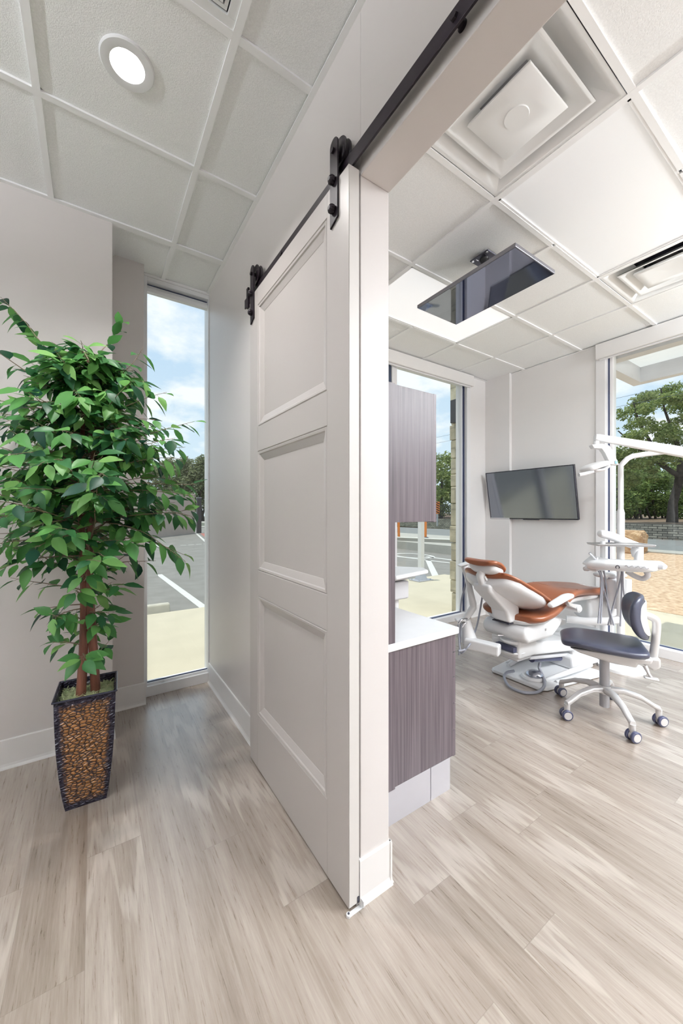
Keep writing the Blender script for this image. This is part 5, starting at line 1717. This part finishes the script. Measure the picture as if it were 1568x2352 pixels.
for (x, y, lab, lean) in ((10.66, 11.62, 'orange delineator post, left of the white sign post', -0.02), (11.50, 10.92, 'orange delineator post, right of the white sign post', 0.03)):
    d_ = thing('delineator_post', lab, 'traffic post', (x, y, 0.19), group='orange posts behind the retaining wall')
    MB().lathe([(0.001, 0), (0.19, 0), (0.17, 0.05), (0.09, 0.10), (0.001, 0.10)], (x, y, 0.19), 8).build('rubber_base', M_DARK, d_)
    MB().cyl((x, y, 0.25), (x + lean, y, 1.20), 0.055, 0.045, 14).build('post', M_ORANGE, d_, smooth=40)

# hazard marker by the road
hz_ = at(1004, 1192, 27.5)
hm = thing('hazard_marker', 'orange and black striped hazard marker beside the far side of the road', 'road sign', (hz_.x, hz_.y, 0.4))
MB().box(hz_.x - 0.04, hz_.x + 0.04, hz_.y - 0.04, hz_.y + 0.04, 0.3, 1.2).build('post', M_GALV, hm)
fv = (Vector((0, 0, 0)) - Vector((hz_.x, hz_.y, 0))).normalized(); rv = Vector((-fv.y, fv.x, 0))
ct_ = Vector((hz_.x, hz_.y, 1.66))
MB().prism([ct_ + rv * a * 0.17 + Vector((0, 0, b_ * 0.45)) for a, b_ in ((-1, -1), (1, -1), (1, 1), (-1, 1))], [ct_ - fv * 0.02 + rv * a * 0.17 + Vector((0, 0, b_ * 0.45)) for a, b_ in ((-1, -1), (1, -1), (1, 1), (-1, 1))]).build('sign_board', M_ORANGE, hm)
mb = MB()
for k in range(5):
    z0 = -0.40 + 0.17 * k
    mb.quad([ct_ + fv * 0.004 + rv * a * 0.16 + Vector((0, 0, b_)) for a, b_ in ((-1, z0 + 0.12), (1, z0 - 0.04), (1, z0 + 0.03), (-1, z0 + 0.19))])
mb.build('stripes', M_BLACK, hm)

# dry stone wall along the road
sw = MB()
pts = [(20.6, -40), (20.3, -10), (20.25, 6), (22.9, 19.5), (27, 40), (36, 80)]
for (a, b_) in zip(pts, pts[1:]):
    a = Vector((*a, 0)); b_ = Vector((*b_, 0)); d = (b_ - a).normalized(); s = Vector((d.y, -d.x, 0)) * 0.45
    sw.prism([p + Vector((0, 0, 0.0)) for p in (a, b_, b_ + s, a + s)], [p + Vector((0, 0, 0.80)) for p in (a, b_, b_ + s, a + s)])
o = sw.build('stone_wall', M_DRY, None)
tag(o, 'long low grey dry-stone wall along the far side of the road', 'wall')
# boulder
bm = bmesh.new()
bmesh.ops.create_icosphere(bm, subdivisions=5, radius=1)
bc = Vector((13.0, 4.45, 0.42))
for v in bm.verts:
    p = v.co.copy()
    q = Vector([math.copysign(abs(c) ** 0.45, c) for c in p])
    nz = 1 + 0.10 * mnoise.noise(p * 2.3) + 0.035 * mnoise.noise(p * 9)
    q = q * nz
    v.co = Vector((q.x * 0.40, q.y * 0.47, min(q.z * 0.40, 0.37)))
me = bpy.data.meshes.new('boulder'); bm.to_mesh(me); bm.free()
def boulder_mat():
    m = mat('rusty_limestone', (0.36, 0.19, 0.09), 0.9, var=0.0, scale=4.5, c2=(0.66, 0.47, 0.28), bump=0.6, bscale=14)
    return m
me.materials.append(boulder_mat())
bo = bpy.data.objects.new('boulder', me); COL.objects.link(bo); bo.location = bc
tag(bo, 'square rust-coloured limestone boulder on the edge of the gravel bed', 'boulder')

# entrance canopy outside window 3
cn = thing('canopy', 'white steel canopy with frosted roof panels outside the right window', 'canopy', (4.95, 0.4, 2.85))
M_STEEL = mat('white_steel', (0.66, 0.66, 0.68), 0.4)
for q in ((4.40, 4.52, -2.2, 1.80), (5.42, 5.52, -2.2, 1.80)):
    B(*q, 2.86, 3.04).build('beam', M_STEEL, cn)
for y in (1.72, 0.85, -0.05, -0.95, -1.85):
    B(4.52, 5.42, y - 0.03 if y != 1.72 else 1.70, y + 0.03 if y != 1.72 else 1.80, 2.86, 3.04).build('cross_beam', M_STEEL, cn)
def canopy_panel():
    m = bpy.data.materials.new('frosted_panel')
    m.use_nodes = True
    nt = m.node_tree
    N, L = nt.nodes, nt.links
    b = N['Principled BSDF']; b.inputs['Base Color'].default_value = (0.85, 0.85, 0.83, 1)
    tr = N.new('ShaderNodeBsdfTranslucent')
    no = N.new('ShaderNodeTexNoise'); no.inputs['Scale'].default_value = 3
    cr = N.new('ShaderNodeValToRGB'); cr.color_ramp.elements[0].color = (0.80, 0.79, 0.76, 1); cr.color_ramp.elements[1].color = (0.88, 0.88, 0.87, 1)
    L.new(no.outputs[0], cr.inputs[0]); L.new(cr.outputs[0], tr.inputs[0])
    mx = N.new('ShaderNodeMixShader'); mx.inputs[0].default_value = 0.75
    L.new(b.outputs[0], mx.inputs[1]); L.new(tr.outputs[0], mx.inputs[2]); L.new(mx.outputs[0], N['Material Output'].inputs[0])
    return m
B(4.45, 5.47, -2.15, 1.77, 3.041, 3.052).build('roof_panel', canopy_panel(), cn)
MB().tube([(4.44, 1.60, 2.93), (4.44, 1.98, 2.10)], 0.038, 4).build('brace', M_STEEL, cn)


# ------------------------------------------------------------------ trees outside
M_OAK = leaf_material('oak_leaf', [(0.11, 0.18, 0.055), (0.22, 0.30, 0.09), (0.34, 0.42, 0.14), (0.48, 0.54, 0.22)], 0.4, 0.6)
M_OAK2 = leaf_material('shrub_leaf', [(0.10, 0.17, 0.05), (0.20, 0.30, 0.09), (0.33, 0.43, 0.13)], 0.4, 0.6)
M_OLIVE = leaf_material('olive_tree_leaf', [(0.14, 0.17, 0.10), (0.25, 0.28, 0.15), (0.38, 0.40, 0.23)], 0.35, 0.65)
M_OBARK = mat('oak_bark', (0.06, 0.05, 0.042), 0.9, var=0.35, scale=5, bump=0.6, bscale=12)


def crown(blobs, n, size, seed, flat=0.6):
    rnd = random.Random(seed)
    mb = MB()
    bmv = mb.bm.verts; bmf = mb.bm.faces
    tot = sum(b_[3] ** 2 for b_ in blobs)
    for bx_, by_, bz_, br_ in blobs:
        k = max(6, int(n * br_ ** 2 / tot))
        for _ in range(k):
            d = Vector((rnd.gauss(0, 1), rnd.gauss(0, 1), rnd.gauss(0, 1))).normalized()
            r_ = br_ * (rnd.random() ** 0.45)
            c = Vector((bx_, by_, bz_)) + Vector((d.x * r_, d.y * r_, d.z * r_ * flat))
            a = Vector((rnd.gauss(0, 1), rnd.gauss(0, 1), rnd.gauss(0, 0.7))).normalized()
            b2 = a.cross(Vector((rnd.gauss(0, 1), rnd.gauss(0, 1), rnd.gauss(0, 1)))).normalized()
            s = size * rnd.uniform(0.6, 1.3)
            v = [bmv.new(c - a * s), bmv.new(c + b2 * s * 0.45), bmv.new(c + a * s), bmv.new(c - b2 * s * 0.45)]
            bmf.new(v)
    return mb


def tree(name, label, cat, base, limbs, blobs, n, size, m, seed, group=None, flat=0.6):
    t = thing(name, label, cat, base, group=group)
    mb = MB()
    for pts_, rr_ in limbs:
        mb.tube([Vector(base) + Vector(p) for p in pts_], rr_, 10)
    mb.build('trunk', M_OBARK, t, smooth=60)
    crown([(base[0] + b_[0], base[1] + b_[1], base[2] + b_[2], b_[3]) for b_ in blobs], n, size, seed, flat).build('crown', m, t)
    return t


# big oak beyond the road: lateral axis = camera right, depth axis = camera forward
def lat(a, dep, z):
    v = RT * a + FW * dep
    return (v.x, v.y, z)


OB = at(1543, 1197, 22.7)
rnd = random.Random(5)
limbs = [([lat(0, 0, 0), lat(0.05, 0, 1.2), lat(0.35, 0, 2.2), lat(0.45, 0, 2.9)], [0.30, 0.24, 0.22, 0.20]),
         ([lat(0.45, 0, 2.8), lat(-0.4, 0.2, 3.5), lat(-1.3, 0.1, 4.0), lat(-2.4, 0, 4.8), lat(-3.3, 0, 5.6)], [0.15, 0.12, 0.09, 0.06, 0.03]),
         ([lat(0.45, 0, 2.8), lat(0.7, 0.2, 4.2), lat(0.3, 0.3, 5.6), lat(-0.4, 0.1, 7.0), lat(-0.7, 0, 8.2)], [0.17, 0.13, 0.09, 0.06, 0.03]),
         ([lat(0.45, 0, 2.9), lat(1.4, 0, 4.3), lat(2.4, 0.2, 5.6), lat(3.2, 0.2, 6.8)], [0.14, 0.11, 0.07, 0.04]),
         ([lat(-0.3, 0.1, 3.4), lat(-1.0, 0.4, 5.0), lat(-1.8, 0.3, 6.2), lat(-2.2, 0.2, 7.4)], [0.12, 0.09, 0.07, 0.03])]
blobs = []
for k in range(112):
    a = rnd.uniform(-4.1, 4.6)
    top = 8.9 - 0.19 * (a - 0.8) ** 2 * (1.0 if a < 0.8 else 0.45)
    botm = 2.9 + 0.35 * abs(a - 0.3) * 0.3
    z = rnd.uniform(botm, max(botm + 0.4, top))
    blobs.append((*lat(a, rnd.uniform(-2.0, 2.0), z)[:2], z, rnd.uniform(0.38, 0.78)))
for k in range(12):
    blobs.append((*lat(rnd.uniform(-3.9, 0.5), rnd.uniform(-1, 1), 0)[:2], rnd.uniform(2.3, 4.3), rnd.uniform(0.4, 0.7)))
tree('oak_tree', 'large live oak with a dark leaning trunk beyond the road, seen through the right window', 'tree', (OB.x, OB.y, 0.70), limbs, blobs, 30000, 0.095, M_OAK, 7, flat=0.55)

# understorey behind the wall through the right window
for i, (u, d_, hgt, wid) in enumerate(((1405, 31, 4.2, 2.6), (1440, 34, 5.0, 2.8), (1485, 33, 4.2, 2.6), (1525, 36, 5.4, 3.0), (1570, 33, 4.8, 2.8))):
    p = at(u, 1185, d_)
    rr = random.Random(20 + i)
    bl = [(*lat(rr.uniform(-wid, wid), rr.uniform(-1, 1), 0)[:2], rr.uniform(0.5, hgt), rr.uniform(0.6, 1.1)) for _ in range(34)]
    li = [([lat(rr.uniform(-1, 1), 0, 0), lat(rr.uniform(-1.2, 1.2), 0, hgt * 0.7)], [0.10, 0.04]) for _ in range(4)]
    tree('woodland_shrub', ['bushy green thicket left of the oak trunk, touching the window frame', 'bushy green thicket behind the bent light pole', 'bushy green thicket between the pole and the oak trunk', 'tall green thicket right behind the oak trunk', 'bushy green thicket at the right edge beyond the road'][i],
         'shrub', (p.x, p.y, 0.72), li, bl, 5200, 0.15, M_OAK2, 40 + i, group='thicket behind the stone wall')

# trees through the treatment room window
for i, (u, d_, hgt, wid) in enumerate(((960, 42, 6.0, 3.2), (1012, 38, 6.6, 2.6), (1042, 44, 5.6, 3.0))):
    p = at(u, 1185, d_)
    rr = random.Random(60 + i)
    bl = [(*lat(rr.uniform(-wid, wid) * (1 - 0.4 * q / 36), rr.uniform(-1, 1), 0)[:2], 0.6 + hgt * q / 36 * rr.uniform(0.85, 1.0), rr.uniform(0.7, 1.2)) for q in range(36)]
    tree('roadside_tree', ['round green tree hidden mostly behind the wall cupboard', 'round green tree between the wall cupboard and the limestone pier', 'low green tree just behind the limestone pier'][i], 'tree',
         (p.x, p.y, 0.7), [([lat(0, 0, 0), lat(0.1, 0, hgt * 0.6)], [0.2, 0.08])], bl, 4500, 0.17, M_OAK, 80 + i, group='trees beyond the road through the room window')

# trees behind the car park through the left window
for i, (u, d_, hgt, wid) in enumerate(((352, 52, 8.2, 3.4), (398, 50, 8.8, 2.4), (430, 49, 8.6, 2.3), (468, 48, 9.0, 2.6), (500, 50, 8.4, 3.0))):
    p = at(u, 1200, d_)
    rr = random.Random(90 + i)
    bl = []
    for q in range(46):
        f = q / 45
        ww = wid * (1 - f ** 2.2) ** 0.5
        bl.append((*lat(rr.uniform(-ww, ww), rr.uniform(-1.2, 1.2), 0)[:2], 1.9 + (hgt - 2.4) * f, rr.uniform(0.6, 1.1)))
    li = [([lat(rr.uniform(-0.8, 0.8), 0, 0), lat(rr.uniform(-1.0, 1.0), 0, hgt * 0.35), lat(rr.uniform(-1.2, 1.2), 0, hgt * 0.75)], [0.16, 0.10, 0.04]) for _ in range(3)]
    tree('parkland_tree', ['greyish green tree behind the ficus leaves, left in the hallway window', 'greyish green tree, its small top just right of the ficus leaves', 'rounded greyish green tree in the middle of the row behind the enclosure', 'tallest greyish green tree behind the dark gate post', 'greyish green tree cut by the right edge of the hallway window'][i], 'tree',
         (p.x, p.y, -0.15), li, bl, 5200, 0.19, M_OLIVE, 120 + i, group='tree row behind the car park', flat=0.8)

# power lines and a picket fence behind the stone wall
for z, lab in ((6.55, 'upper thin power cable crossing the sky above the road'), (6.15, 'lower thin power cable crossing the sky above the road')):
    pts = [(20.0, -40 + 4 * k, z + 0.0012 * (k * 4 - 40 - 12) ** 2 * 0.25) for k in range(31)]
    tag(MB().tube(pts, 0.007, 6).build('power_cable', M_GASK, None), lab, 'cable', 'power cables over the road')
fe = thing('picket_fence', 'dark iron picket fence behind the stone wall beyond the room window', 'fence', (24.6, 22, 0.72))
a_, b_ = Vector((23.6, 17.5, 0.72)), Vector((26.2, 29, 0.72))
M_IRON = mat('dark_iron', (0.035, 0.04, 0.04), 0.6)
pk = MB(); n = 90
for k in range(n + 1):
    p = a_.lerp(b_, k / n); pk.box(p.x - 0.012, p.x + 0.012, p.y - 0.012, p.y + 0.012, 0.7, 2.0)
pk.build('pickets', M_IRON, fe)['kind'] = 'stuff'
for z in (0.9, 1.85):
    MB().tube([a_ + Vector((0, 0, z - 0.72)), b_ + Vector((0, 0, z - 0.72))], 0.02, 6).build('fence_rail', M_IRON, fe)
